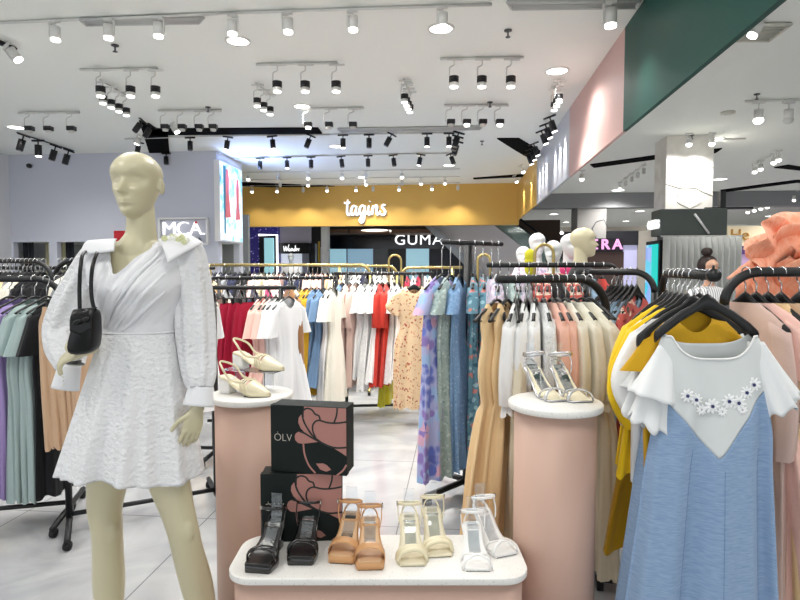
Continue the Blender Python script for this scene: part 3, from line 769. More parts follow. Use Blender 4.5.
# right far: cream shop with gold letters and purple band
front(728, 226, 830, 246, 20, .2, 'shop_fascia', mat('cream_lit', 'efe0bf', .5, emit=.1), 'cream lit fascia behind the coral paper flower', 'fascia')
front(728, 246, 830, 254, 19.9, .2, 'shop_sign_band', mat('purple_band', '5a3d78', .5), 'purple band below the cream fascia behind the paper flower', 'fascia')
front(728, 254, 830, 300, 20, .2, 'shop_window', mat('violet_window', 'b394b8', .5, emit=.25), 'violet lit shop window behind the paper flower', 'shop window', z0=0)
e = empty('shop_sign', AY(752, 238, 19.9)); tag(e, 'small golden handwritten letters on the cream fascia left of the flower', 'shop sign')
text_obj('lettering', 'He', .5, mat('gold_letters', 'b8862c', .4, emit=.05), e, .03, Matrix.Translation((-.35, .075, .1)) @ Matrix.Rotation(PI/2, 4, 'X'))

# marble column with hexagon grooves
mmb = mat('white_marble', 'e6e2d8', .35)
n1 = nd(mmb, 'ShaderNodeTexNoise'); n1.inputs['Scale'].default_value = 2.2; n1.inputs['Detail'].default_value = 8; n1.inputs['Distortion'].default_value = 1
t1 = nd(mmb, 'ShaderNodeTexCoord'); r1 = nd(mmb, 'ShaderNodeValToRGB'); r1.color_ramp.elements[0].position = .4; r1.color_ramp.elements[0].color = srgb('e0dcd4'); r1.color_ramp.elements[1].position = .6; r1.color_ramp.elements[1].color = srgb('f2efe8')
lk(mmb, t1.outputs['Object'], n1.inputs['Vector']); lk(mmb, n1.outputs[0], r1.inputs[0]); lk(mmb, r1.outputs[0], mmb.node_tree.nodes['Principled BSDF'].inputs['Base Color'])
YC = 9.8
a, c = AY(666, 180, YC), AY(713, 180, YC)
b = MB(); b.box(((a.x + c.x) / 2, YC + .28, CEIL / 2), (c.x - a.x, .56, CEIL))
b2 = MB(); b2.box((0, 0, 0), (.1, .1, .1))
e = b.build('marble_column', mmb); tag(e, 'white marble column with fine hexagon grooves under the mall ceiling', 'column')
g = MB()
for pl in ([(666, 184), (681, 188.5), (696, 188), (703, 192), (713, 196)], [(696, 165.5), (708, 165), (713, 168)], [(690, 209), (677, 202)], [(690, 209), (702, 202)], [(681, 188.5), (677, 196)]):
    g.tube([AY(x, y, YC - .003) for x, y in pl], .006, 4)
g.build('groove', mat('groove_grey', 'b5b1a8', .7), e)
# kiosk around the column: dark green-grey fascia, curtains, screen
YK = 9.3
a, c = AY(661, 209, YK), AY(727, 235, YK)
xk0, xk1 = a.x, c.x
e = empty('kiosk', ((a.x + c.x) / 2, YK + .7, 0)); tag(e, 'dark grey-green kiosk box wrapped around the marble column', 'kiosk')
ox, oy = e.location.x, e.location.y
b = MB(); b.box((0, -.475, (a.z + c.z) / 2), (xk1 - xk0, .45, a.z - c.z)); b.build('fascia', mat('grey_green_fascia', '4e5652', .5), e, bevel=.01)
b = MB(); b.box((0, -.40, c.z / 2), (xk1 - xk0 - .2, .3, c.z - .001)); b.build('core', mat('kiosk_core', '6b6e70', .6), e)
# sign on its left side
M_ = Matrix.Translation((-(xk1 - xk0) / 2 - .03, -.47, (a.z + c.z) / 2 + .0)) @ Matrix.Rotation(-PI/2, 4, 'Z') @ Matrix.Rotation(PI/2, 4, 'X')
text_obj('lettering', 'ons', .28, m_sign, e, .04, M_, bold=.004)
b = MB(); b.box((-(xk1 - xk0) / 2 + .05, -.35, c.z / 2 - .02), (.1, .65, c.z - .1)); b.build('screen_case', m_black, e)
mt_ = mat('teal_screen', '2fc9c4', .4, emit=.4)
tt = nd(mt_, 'ShaderNodeTexCoord'); n3 = nd(mt_, 'ShaderNodeTexVoronoi'); n3.inputs['Scale'].default_value = 5; r3 = nd(mt_, 'ShaderNodeValToRGB')
for i, (p_, c_) in enumerate(((0, '6fb3ea'), (.3, '8fa3e6'), (.55, 'b8d3f2'), (.8, '3bbfd8'))):
    el = r3.color_ramp.elements[i] if i < 2 else r3.color_ramp.elements.new(p_); el.position = p_; el.color = srgb(c_)
s3 = nd(mt_, 'ShaderNodeSeparateColor'); lk(mt_, tt.outputs['Object'], n3.inputs['Vector']); lk(mt_, n3.outputs['Color'], s3.inputs[0]); lk(mt_, s3.outputs[0], r3.inputs[0])
lk(mt_, r3.outputs[0], mt_.node_tree.nodes['Principled BSDF'].inputs['Emission Color']); lk(mt_, r3.outputs[0], mt_.node_tree.nodes['Principled BSDF'].inputs['Base Color'])
b = MB(); b.box((-(xk1 - xk0) / 2 - .005, -.19, c.z / 2), (.01, .28, c.z - .25)); b.build('screen', mt_, e)
b = MB(); b.box((-(xk1 - xk0) / 2 - .005, -.48, c.z / 2), (.01, .28, c.z - .25)); b.build('screen_panel', mat('teal_light', '1fd0c4', .4, emit=.35), e)
b = MB(); b.cyl((xk0 - ox - .02, -.78, c.z - .02), (xk1 - ox + .2, -.78, c.z - .02), .012, n=8); b.build('curtain_rod', m_white, e)
m_cur = fabric('silver_curtain_cloth', 'd3d5d2', .55, 20, .1, stretch=(1, 1, .1))
xc0, xc1 = AY(663, 250, YK - .1).x, AY(740, 250, YK - .1).x
b = MB()
def cfn(u, v):
    x = xc0 + (xc1 - xc0) * u
    ph = u * 13 * 2 * PI
    return Vector((x + .02 * math.sin(ph * 2), YK - .12 + .07 * math.sin(ph), c.z - .03 - (c.z - .08) * v))
b.grid(cfn, 13 * 10, 4)
tag(b.build('silver_curtain', m_cur, thick=.004), 'long silver-grey pleated curtain hanging under the kiosk fascia', 'curtain')
b = MB(); b.tube([AY(694.5, 214, YK - .03), AY(709, 233.5, YK - .03)], .018, 6); tag(b.build('white_stick', m_whitep), 'white diagonal stick leaning on the kiosk fascia', 'stick')
b = MB(); p = AY(722, 203, YK + .1); b.box(p, (.08, .08, .36)); b.box(p + Vector((.1, 0, -.08)), (.7, .04, .03)); tag(b.build('black_post', m_black), 'small black post with crossbar on top of the kiosk', 'post')
# ---------------------------------------------------------------- clothes racks, hangers, clothes
m_pipe = mat('black_powder_pipe', '101113', .45); m_gold = mat('brushed_gold_pipe', 'b7a56a', .3, metal=.8)
m_chrome = mat('chrome_hook', 'd4d6d8', .2, metal=1.0); m_hang = mat('black_hanger_plastic', '0c0c0e', .4)
m_rub = mat('black_rubber', '121214', .8)
def rack(A, B, z, r, m, label, curveA=True, curveB=True, base=True, footlen=.28, rail_m=None, zr=.16, extra=None, posts=(True, True)):
    """clothes rack: rail from A to B at height z (A, B floor points), ends bent down into posts"""
    A, B = Vector(A), Vector(B); mid = (A + B) / 2
    e = empty('clothes_rack', mid); tag(e, label, 'clothes rack')
    d = (B - A).normalized(); a, b_ = A - mid, B - mid; side = Vector((-d.y, d.x, 0))
    up = Vector((0, 0, z)); pts = []
    if curveA:
        for k in range(9):
            t = R(90 * k / 8); pts.append(a + up + d * zr * (1 - math.sin(t)) * 1.0 - Vector((0, 0, zr * (1 - math.sin(t)))) + d * 0) if False else pts.append(a + Vector((0, 0, z - zr)) + d * zr * (1 - math.cos(t)) + Vector((0, 0, zr * math.sin(t))))
    else: pts.append(a + up)
    if curveB:
        for k in range(9):
            t = R(90 - 90 * k / 8); pts.append(b_ + Vector((0, 0, z - zr)) - d * zr * (1 - math.cos(t)) + Vector((0, 0, zr * math.sin(t))))
    else: pts.append(b_ + up)
    mb = MB(); mb.tube(pts, r, 12, up=side); mb.build('rail', rail_m or m, e)
    for (pnt, cv, on) in ((a, curveA, posts[0]), (b_, curveB, posts[1])):
        if not on: continue
        inset = d * (0.0 if cv else (.12 if pnt is a else -.12))
        mb = MB(); mb.cyl(pnt + inset + Vector((0, 0, .05)), pnt + inset + Vector((0, 0, z - (zr if cv else 0))), r, n=12); mb.build('post', m, e)
        if base:
            mb = MB(); mb.tube([pnt + inset - side * footlen + Vector((0, 0, .055)), pnt + inset + side * footlen + Vector((0, 0, .055))], .016, 8); f = mb.build('foot', m, e)
            for s_ in (-1, 1):
                mb = MB(); c_ = pnt + inset + side * s_ * (footlen - .02)
                mb.cyl(c_ + Vector((-.012, 0, .025)), c_ + Vector((.012, 0, .025)), .025, n=12); mb.build('caster', m_rub, e)
    if base:
        mb = MB(); mb.tube([a + Vector((0, 0, .085)), b_ + Vector((0, 0, .085))], .014, 8); mb.build('base_bar', m, e)
    return e

HP = {}
def hanger_proto(style, hook):
    """origin on the rail axis; shoulders along X, body top at -hook"""
    k = (style, round(hook, 3))
    if k in HP: return copy_tree(HP[k])
    e = empty('clothes_hanger')
    rh = .02; mb = MB()
    pts = [Vector((rh * math.cos(a_), 0, rh * math.sin(a_) + .0)) for a_ in [R(200 - 20 * i) for i in range(11)]]
    pts = [Vector((p.x, 0, p.z)) for p in pts] + [Vector((.012, 0, -rh - .012)), Vector((0, 0, -rh - .025)), Vector((0, 0, -hook - .01))]
    mb.tube(pts, .0028, 6, up=(0, 1, 0)); mb.build('hook', m_chrome, e)
    mb = MB()
    if style == 'wide':         # broad plastic hanger with thick shoulders
        prof = [(-.195, -.125, .010, .022), (-.16, -.095, .010, .022), (-.10, -.052, .009, .020), (-.045, -.022, .008, .018), (-.02, -.006, .008, .024), (0, 0, .009, .03),
                (.02, -.006, .008, .024), (.045, -.022, .008, .018), (.10, -.052, .009, .020), (.16, -.095, .010, .022), (.195, -.125, .010, .022)]
        rings = []
        for x, z, ry, rz_ in prof: rings.append([Vector((x, ry * math.cos(2*PI*j/10), -hook + z - .02 + rz_ * math.sin(2*PI*j/10))) for j in range(10)])
        mb.loft(rings)
    elif style == 'clip':
        mb.tube([(-.16, 0, -hook - .01), (.16, 0, -hook - .01)], .004, 6)
        for s_ in (-1, 1): mb.box((s_ * .12, 0, -hook - .035), (.02, .018, .05))
    else:
        mb.tube(smooth_path([(-.19, 0, -hook - .085), (-.15, 0, -hook - .062), (-.06, 0, -hook - .022), (0, 0, -hook), (.06, 0, -hook - .022), (.15, 0, -hook - .062), (.19, 0, -hook - .085)], 3), .006, 6, rb=.009)
        mb.tube([(-.17, 0, -hook - .085), (.17, 0, -hook - .085)], .003, 5)
    mb.build('body', m_hang, e)
    HP[k] = e
    return e

def garment_mesh(kind, rnd, L=None, hem=None, depth=1.0, n=7, wid=1.0, sleeve=None, waist=True, amp=1.0):
    mb = MB()
    straps = kind in ('strap',); skirt = kind in ('skirt', 'pants')
    if kind == 'dress': L = L or 1.05; tab = [(0, .075, .035, 0), (.03, .13, .04, 0), (.075, .19, .045, 0), (.2, .18, .055, .004), (.38, .14 if waist else .2, .05, .008), (.55, .19, .06, .014), (L, hem or .30, .07, .026)]; sl = sleeve or ('short', .2)
    elif kind == 'blouse': L = L or .6; tab = [(0, .075, .035, 0), (.03, .13, .04, 0), (.075, .195, .045, 0), (.2, .195, .055, .006), (.4, .2, .055, .01), (L, hem or .22, .055, .014)]; sl = sleeve or ('long', .5)
    elif kind == 'strap': L = L or 1.05; tab = [(.12, .15, .03, 0), (.16, .16, .045, .003), (.3, .15, .05, .006), (.42, .13, .045, .008), (.46, .14, .05, .012), (.6, .2, .06, .018), (L, hem or .32, .07, .03)]; sl = None
    elif kind == 'vest': L = L or 1.0; tab = [(0, .085, .03, 0), (.03, .11, .035, 0), (.08, .135, .04, 0), (.16, .12, .045, .002), (.28, .15, .05, .004), (.40, .13, .045, .004), (.435, .122, .045, .003), (.45, .128, .05, .012), (.6, .18, .06, .02), (L, hem or .28, .07, .03)]; sl = None
    elif kind == 'skirt': L = L or .6; tab = [(.03, .15, .02, 0), (.06, .155, .03, .0), (.12, .17, .04, .006), (L, hem or .26, .06, .022)]; sl = None
    if wid != 1: tab = [(a, b * wid, c, d) for a, b, c, d in tab]
    M_ = max(12, int(L / .035)); N = 56; rings = []
    ph0 = rnd.random() * 6; ph1 = rnd.random() * 6; lean = rnd.uniform(-.015, .015)
    for i in range(M_ + 1):
        z = tab[0][0] + (L - tab[0][0]) * i / M_
        w, d, am = interp(tab, z); am *= amp; d *= depth; am = min(am, d * .6)
        rg = []
        for j in range(N):
            a = 2 * PI * j / N
            ca, sa = math.cos(a), math.sin(a)
            x = w * (abs(ca) ** .8) * (1 if ca > 0 else -1)
            f = am * (math.sin(n * a + ph0 + z * 1.5) + .45 * math.sin((2 * n + 1) * a + ph1 - z * 2))
            y = d * (abs(sa) ** .9) * (1 if sa > 0 else -1) + f * (abs(sa) ** .5) * (1 if sa > 0 else -1)
            x += f * .6 * ca
            dz = 0
            if kind in ('dress', 'blouse', 'vest') and z < .12 and sa < 0: dz = .07 * max(0, 1 - (x / .08) ** 2) * (1 - z / .12)
            if i == M_: dz = .012 * math.sin(n * a + ph0)
            rg.append(Vector((x + lean * z, y, -z - dz)))
        rings.append(rg)
    mb.loft(rings, cap0=False, cap1=False)
    if straps:
        for s_ in (-1, 1): mb.tube(smooth_path([(s_ * .07, -.03 * depth, -.125), (s_ * .08, -.01, -.05), (s_ * .085, 0, -.03), (s_ * .08, .01, -.05), (s_ * .07, .03 * depth, -.125)], 4), .003, 5, rb=.014)
    if sl:
        k_, ln = sl
        for s_ in (-1, 1):
            rg = []; K = 12
            for i in range(K + 1):
                t = i / K
                if k_ == 'short': x = .165 + .05 * t; rx = .04 + .035 * t; z = .075 + ln * t
                elif k_ == 'puff': x = .175 + .03 * math.sin(t * PI); rx = .035 + .04 * math.sin(t * PI) ; z = .07 + ln * t
                else: x = .17 + .035 * math.sin(t * PI * .6); rx = .045 + .015 * math.sin(t * PI) - .012 * t; z = .08 + ln * t
                ry = min(.05 + .02 * t, .06) * depth
                if i == K and k_ != 'short': rx *= .8
                rg.append([Vector((s_ * (x * wid) + rx * math.cos(2*PI*j/20) * (1 + .1 * math.sin(5 * 2*PI*j/20 + ph0)) + lean * z, ry * math.sin(2*PI*j/20) * (1 + .12 * math.sin(4*2*PI*j/20 + ph1)), -z - .5 * rx * s_ * math.cos(2*PI*j/20) * (1 - t))) for j in range(20)])
            mb.loft(rg, cap0=True, cap1=False)
    return mb

RND = random.Random(7)
def hang(pt, rot, kind, m, label, group, hanger='thin', hook=.09, cat=None, hlabel=None, drop=0, tilt=0, trim=None, **kw):
    """pt: point on the rail axis; rot: direction of the hanger's shoulders in degrees from world +X"""
    pt = Vector(pt)
    h = hanger_proto('clip' if kind == 'skirt' else hanger, hook)
    h.location = pt; h.rotation_euler = (0, 0, R(rot))
    tag(h, hlabel or 'hanger', 'hanger', (hlabel or 'hangers'))
    mb = garment_mesh(kind, random.Random(RND.random()), **kw)
    names = {'dress': 'hanging_dress', 'blouse': 'hanging_blouse', 'strap': 'hanging_strap_dress', 'vest': 'hanging_pinafore', 'skirt': 'hanging_skirt'}
    o = mb.build(names[kind], m, loc=pt - Vector((0, 0, hook + .015 + drop)), rz=R(rot))
    if kind == 'vest':
        for s_ in (-1, 1): bm_ = MB(); bm_.ell((s_ * .095, -.045 * kw.get('depth', 1), -.055), (.014, .006, .022), 12, 8); bm_.build('strap_button', m_hang, o)
    tag(o, label, cat or {'dress': 'dress', 'blouse': 'blouse', 'strap': 'dress', 'vest': 'dress', 'skirt': 'skirt'}[kind], group)
    return o

# fabrics
F = dict(
 purple=fabric('lilac_purple_cotton', 'a08dc2'), teal=fabric('dusty_teal_cotton', 'a5b7b5'), black=fabric('black_cotton', '15161a'),
 beige=fabric('warm_beige_cotton', 'cfae8f'), cream=fabric('cream_cotton', 'ddd2ba'), ivory=fabric('ivory_cotton', 'e9e5d6'),
 white=fabric('white_cotton', 'ededec'), crimson=fabric('crimson_satin', 'a81236', .5), pink=fabric('light_pink_cotton', 'efc4b8'),
 blush=fabric('dusty_pink_knit', 'd8bbb0', .9, 120, .3), tan=fabric('tan_brown_knit', '9a6d45'), mustard=fabric('mustard_cotton', 'd2a52c'),
 blue=fabric('steel_blue_cotton', '7292b4'), red=fabric('tomato_red_cotton', 'c5382c', .7), lime=fabric('lime_yellow_satin', 'c9c32a', .5),
 khaki=fabric('camel_linen', 'ebcb9b', .9, 80, .3), denim=fabric('pale_denim', '8fa8bd', .9, 140, .3), navy=fabric('navy_cotton', '262b44'),
 bright=fabric('bright_yellow_cotton', 'f0c81e', .8, 30, .5), gold=fabric('ochre_linen', 'cfa01f', .85, 60, .3), coral=fabric('coral_pink_cotton', 'eab9a8'),
 magenta=fabric('magenta_cotton', 'b32d62'), grey=fabric('grey_cotton', '8f9296'), olive=fabric('olive_cotton', '8c8a2a'))
F['flor'] = floral('beige_floral_print', 'e6c9a3', ['b5554a', 'c98a5e', '9a5a4a', 'd9a483'], 34, .30)
F['flor2'] = floral('violet_blue_floral_print', 'b9c0ea', ['6f80d4', '9a86cc', 'e3b6d0', 'a6c6f0', '6a78c8'], 15, .42, .25)
F['sage'] = floral('sage_lace_print', 'a5b8b4', ['c4d2cd', '8ea5a3', 'b7c8c3'], 40, .35)
F['bluelace'] = floral('blue_dotted_print', '7fa3c9', ['a9c3df', '6d92bb', '93b2d4'], 60, .3)
F['tealf'] = floral('teal_floral_print', '6d9bab', ['41707f', 'a5ccd6', 'd98f86', '547f93'], 26, .38)
F['redf'] = floral('red_floral_print', 'c05a52', ['e8b9a0', '8f2f34', 'f1dcc8', '3c4a3c'], 26, .38)
F['lavf'] = floral('lavender_floral_print', 'd4c6d6', ['b89cc0', 'e9dff0', '9ab0c0'], 26, .36)
F['whitelace'] = floral('white_lace', 'dedfdf', ['cccece', 'ececec', 'd5d6d6'], 60, .35)

def rail_pt(px, d, z):
    p = P(px, 270, d); return Vector((p.x, p.y, z))

# R3: middle rack right behind the right pedestal
ZR = 1.42
A_, B_ = GX(497, 2.55), GX(607, 2.72)
dz = P(500, 279, 2.6).z
rack(A_, B_, dz, .019, m_pipe, 'thick black pipe clothes rack right behind the right pedestal', curveA=False, posts=(False, True), footlen=.25)
def R3(px, kind, m, label, **kw):
    t = (px - 497) / 110.; d = 2.55 + .17 * t
    hang(rail_pt(px, d, dz), kw.pop('rot', 90), kind, F[m], label, 'clothes on the middle rack', hlabel='slim hanger on the rack behind the right pedestal', **kw)
R3(497, 'vest', 'khaki', 'camel linen pinafore dress hanging behind the right pedestal', rot=58, L=1.04, hem=.30, depth=.6, drop=.0)
R3(507, 'vest', 'khaki', 'camel linen pinafore dress hanging behind the right pedestal', rot=64, L=1.06, hem=.28, depth=.6)
for px, m, rot, lb, kw in ((519, 'white', 72, 'white long-sleeved blouse on the middle rack', {}), (527, 'white', 76, 'white long-sleeved blouse on the middle rack', {}),
        (536, 'white', 80, 'white long-sleeved blouse on the middle rack', {}), (544, 'whitelace', 90, 'white lace blouse above the strappy sandals', {}), (552, 'coral', 96, 'coral pink blouse above the strappy sandals', {}),
        (558, 'coral', 98, 'coral pink blouse above the strappy sandals', {}), (566, 'ivory', 100, 'ivory blouse on the middle rack', {}), (574, 'ivory', 108, 'ivory blouse on the middle rack', {}), (583, 'ivory', 116, 'ivory blouse on the middle rack', {})):
    R3(px, 'blouse', m, lb, rot=rot, L=.46, depth=.55, sleeve=('long', .34), **kw)
R3(590, 'dress', 'cream', 'long cream beige dress hanging right of the right pedestal', rot=112, L=1.2, hem=.2, depth=.6, drop=.03)
R3(516, 'dress', 'cream', 'long cream dress hanging behind the camel pinafores', rot=88, L=1.15, hem=.18, depth=.5, drop=.12)

# R4: rack farther back with flowered clothes, rail end bent down at right
A_, B_ = GX(487, 3.5), GX(618, 3.6); dz4 = P(560, 265, 3.55).z
rack(A_, B_, dz4, .016, m_pipe, 'black pipe rack with red flowered clothes behind the middle rack', curveA=False, posts=(False, True), footlen=.22, zr=.07)
for i, (px, m, lb) in enumerate(((492, 'lavf', 'lavender flowered dress on the rack behind the middle rack'), (500, 'lavf', 'lavender flowered dress on the rack behind the middle rack'), (509, 'sage', 'sage lace dress on the rack behind the middle rack'),
       (519, 'lavf', 'lavender flowered dress on the rack behind the middle rack'), (529, 'grey', 'grey dress on the rack behind the middle rack'), (538, 'redf', 'red flowered dress on the rack behind the middle rack'),
       (548, 'redf', 'red flowered dress on the rack behind the middle rack'), (557, 'black', 'black dress on the rack behind the middle rack'), (566, 'redf', 'red flowered dress on the rack behind the middle rack'),
       (575, 'redf', 'red flowered dress on the rack behind the middle rack'), (584, 'black', 'black dress on the rack behind the middle rack'), (594, 'denim', 'pale denim dress on the rack behind the middle rack'), (603, 'red', 'tomato red dress on the rack behind the middle rack'))):
    hang(rail_pt(px, 3.5 + .1 * (px - 487) / 131, dz4), RND.uniform(78, 100), 'dress', F[m], lb, 'clothes behind the middle rack', depth=.6, hook=.07, L=.95, hlabel='slim hanger on the rack behind the middle rack', sleeve=('short', .16))

# R5: rack with empty-looking broad black hangers
A_, B_ = GX(590, 3.05), GX(655, 2.85); dz5 = P(640, 272, 3.0).z
rack(A_, B_, dz5, .016, m_pipe, 'black pipe rack with broad black hangers right of the middle rack', curveA=False, posts=(False, True), footlen=.2, zr=.1)
for i, px in enumerate((612, 617, 622, 627, 632, 637)):
    hang(rail_pt(px, 3.0, dz5), 33 + i * 4, 'blouse', F[['denim', 'denim', 'grey', 'denim', 'denim', 'redf'][i]], ['pale denim blouse', 'pale denim blouse', 'grey blouse', 'pale denim blouse', 'pale denim blouse', 'red flowered blouse'][i] + ' under the broad black hangers', 'clothes under the broad black hangers', hanger='wide', hook=.07, depth=.4, L=.9, drop=.03, hlabel='broad black hanger left of the yellow shirts', sleeve=('short', .14))
for i in range(14):     # bare rings of hangers pushed together
    pass

# R1: nearest rack at right, rail running away from the camera
n1_, f1_ = P(712, 275, 1.72), P(662, 274, 2.5)
zr1 = (n1_.z + f1_.z) / 2
e1 = rack((f1_.x, f1_.y, 0), (n1_.x, n1_.y, 0), zr1, .0145, m_pipe, 'nearest black pipe rack whose capped rail end points at the camera', curveB=False, posts=(True, False), footlen=.25, zr=.12)
mb = MB(); off = Vector((n1_.x, n1_.y, 0)) - e1.location
dd = (Vector((n1_.x, n1_.y, 0)) - Vector((f1_.x, f1_.y, 0))).normalized()
c0 = off + Vector((0, 0, zr1)); mb.cyl(c0, c0 + dd * .03, .019, n=18); mb.cyl(c0 + dd * .014 + Vector((0, 0, .012)), c0 + dd * .014 + Vector((0, 0, .03)), .004, n=8); mb.build('end_cap', m_hang, e1)
def r1pt(t): return Vector((n1_.x + (f1_.x - n1_.x) * t, n1_.y + (f1_.y - n1_.y) * t, zr1))
for i, (t, m, kind, rot, lb, kw) in enumerate((
    (.27, 'gold', 'dress', 12, 'long ochre dress right behind the white and blue dresses', dict(L=1.15, hem=.24, depth=.55, wid=.84, sleeve=('short', .12), waist=False)),
    (.40, 'white', 'blouse', 16, 'white blouse hanging between the ochre dress and yellow shirts', dict(L=.6, depth=.5, sleeve=('puff', .32), hem=.2)),
    (.50, 'bright', 'blouse', 22, 'bright yellow shirt at the left of the nearest rack', dict(L=.6, depth=.55, wid=1.12, sleeve=('puff', .36))),
    (.60, 'white', 'blouse', 22, 'white shirt between the two bright yellow shirts', dict(L=.6, depth=.45, sleeve=('long', .36))),
    (.72, 'bright', 'blouse', 28, 'bright yellow shirt at the left of the nearest rack', dict(L=.6, depth=.55, wid=1.15, sleeve=('puff', .34))),
    (.86, 'gold', 'dress', 26, 'ochre dress at the far end of the nearest rack', dict(L=1.0, depth=.45)))):
    hang(r1pt(t), rot, kind, F[m], lb, 'clothes on the nearest rack', hanger='wide', hook=.075, hlabel='broad black hanger on the nearest rack', drop=.03, **kw)

# R2: rack leaving the picture at right
za = P(765, 272, 2.35).z
rack(GX(725, 2.32), GX(900, 2.2), za, .019, m_pipe, 'thick black pipe rack leaving the picture at the right edge', curveB=True, footlen=.22, zr=.13)
for i, (px, m, kind, rot, lb, kw) in enumerate(((746, 'blush', 'blouse', 112, 'dusty pink dress on the rack at the right edge', dict(L=1.1, wid=.9)), (757, 'pink', 'dress', 116, 'pale pink dress on the rack at the right edge', dict(L=1.15)),
      (769, 'khaki', 'vest', 112, 'long camel dress on the rack at the right edge', dict(L=1.2)), (782, 'beige', 'vest', 108, 'long warm beige pinafore dress on the rack at the right edge', dict(L=1.3, hem=.34)),
      (800, 'beige', 'dress', 104, 'long warm beige dress on the rack at the right edge', dict(L=1.3, hem=.34)))):
    hang(rail_pt(px, 2.32 - .12 * (px - 725) / 175, za), rot, kind, F[m], lb, 'clothes on the right edge rack', hanger='wide', hook=.085, depth=.6, hlabel='broad black hanger on the right edge rack', drop=.02, **kw)

# R6: T-stand with long flowered dresses
p0 = GX(468, 3.75); zt = P(470, 243.5, 3.75).z
e = empty('clothes_stand', p0); tag(e, 'tall black T-shaped stand holding long flowered blue dresses', 'clothes stand')
tl, trr = P(443, 244.5, 3.55) - p0, P(502, 242, 3.85) - p0
tl.z = zt; trr.z = zt
mb = MB(); mb.cyl((0, 0, .04), (0, 0, zt + .02), .028, n=14); mb.build('post', m_pipe, e)
mb = MB(); mb.tube([tl, trr], .015, 10); mb.build('cross_arm', m_pipe, e)
for a_ in range(4):
    mb = MB(); d_ = Vector((math.cos(R(45 + 90 * a_)), math.sin(R(45 + 90 * a_)), 0)); mb.tube([Vector((0, 0, .07)), d_ * .36 + Vector((0, 0, .05))], .02, 8); mb.cyl(d_ * .35 + Vector((0, 0, 0.001)), d_ * .35 + Vector((0, 0, .05)), .03, n=12); mb.build('foot', m_pipe, e)
for i, (px, m, rot, L, lb, hem) in enumerate(((442, 'flor2', 60, 1.22, 'long violet and blue flowered dress on the T-shaped stand', .2), (450, 'sage', 70, 1.22, 'long sage green lace dress on the T-shaped stand', .16),
      (459, 'bluelace', 78, 1.2, 'long dotted blue dress on the T-shaped stand', .16), (474, 'tealf', 84, 1.1, 'teal flowered dress on the T-shaped stand', .16), (482, 'tealf', 90, 1.05, 'teal flowered dress on the T-shaped stand', .16),
      (491, 'tealf', 95, 1.0, 'teal flowered dress on the T-shaped stand', .16), (498, 'sage', 95, 1.0, 'sage green dress at the right end of the T-shaped stand', .14))):
    t = (px - 443) / 59; q = p0 + tl.lerp(trr, t); q.z = zt
    hang(q, rot, 'dress', F[m], lb, 'dresses on the T-shaped stand', hook=.2, depth=.65, L=L, hem=hem, hlabel='long-hooked hanger on the T-shaped stand', sleeve=('short', .14), waist=False)

# R7: centre rack, fairly far; feet on the floor behind the boxes
d7 = 5.75; z7 = P(390, 273.5, d7).z
rack(GX(334, d7), GX(434, d7 + .12), z7, .016, m_pipe, 'black pipe rack in the centre behind the dark shoe boxes', curveA=False, curveB=False, footlen=.3)
for px, kind, m, rot, L, lb, kw in ((342, 'dress', 'blue', 82, .72, 'steel blue dress on the centre rack', {}), (349, 'blouse', 'blush', 76, 1.02, 'dusty pink knit dress on the centre rack', dict(sleeve=('long', .34))), (356, 'blouse', 'blush', 78, 1.0, 'dusty pink knit dress on the centre rack', dict(sleeve=('long', .34))),
      (365, 'dress', 'white', 68, .92, 'white short-sleeved dress on the centre rack', dict(hem=.22)), (372, 'dress', 'whitelace', 74, 1.02, 'white lace dress on the centre rack', {}), (378, 'dress', 'white', 78, .95, 'plain white dress on the centre rack', {}),
      (382, 'dress', 'red', 80, .98, 'tomato red dress with long sleeves on the centre rack', dict(sleeve=('long', .34))), (388, 'dress', 'red', 84, .98, 'tomato red dress with long sleeves on the centre rack', dict(sleeve=('long', .34))),
      (394, 'dress', 'whitelace', 86, .95, 'white lace dress right of the red dresses', {}), (399, 'dress', 'white', 86, .9, 'white dress right of the red dresses', {})):
    hang(rail_pt(px, d7 + .1 * (px - 334) / 100, z7), rot, kind, F[m], lb, 'clothes on the centre rack', L=L, depth=.65, hlabel='slim hanger on the centre rack', **kw)
hang(rail_pt(388, d7 + .2, z7 - .1), 84, 'dress', F['lime'], 'long lime yellow dress showing below the red dresses', 'clothes on the centre rack', L=1.12, depth=.6, hlabel='slim hanger on the centre rack')
hang(rail_pt(414, d7 - .35, z7 - .0), 8, 'dress', F['flor'], 'beige flowered puff-sleeved dress facing forward on the centre rack', 'clothes on the centre rack', hanger='wide', hook=.1, L=1.14, hem=.2, wid=.92, sleeve=('puff', .2), n=9, hlabel='broad black hanger of the beige flowered dress')

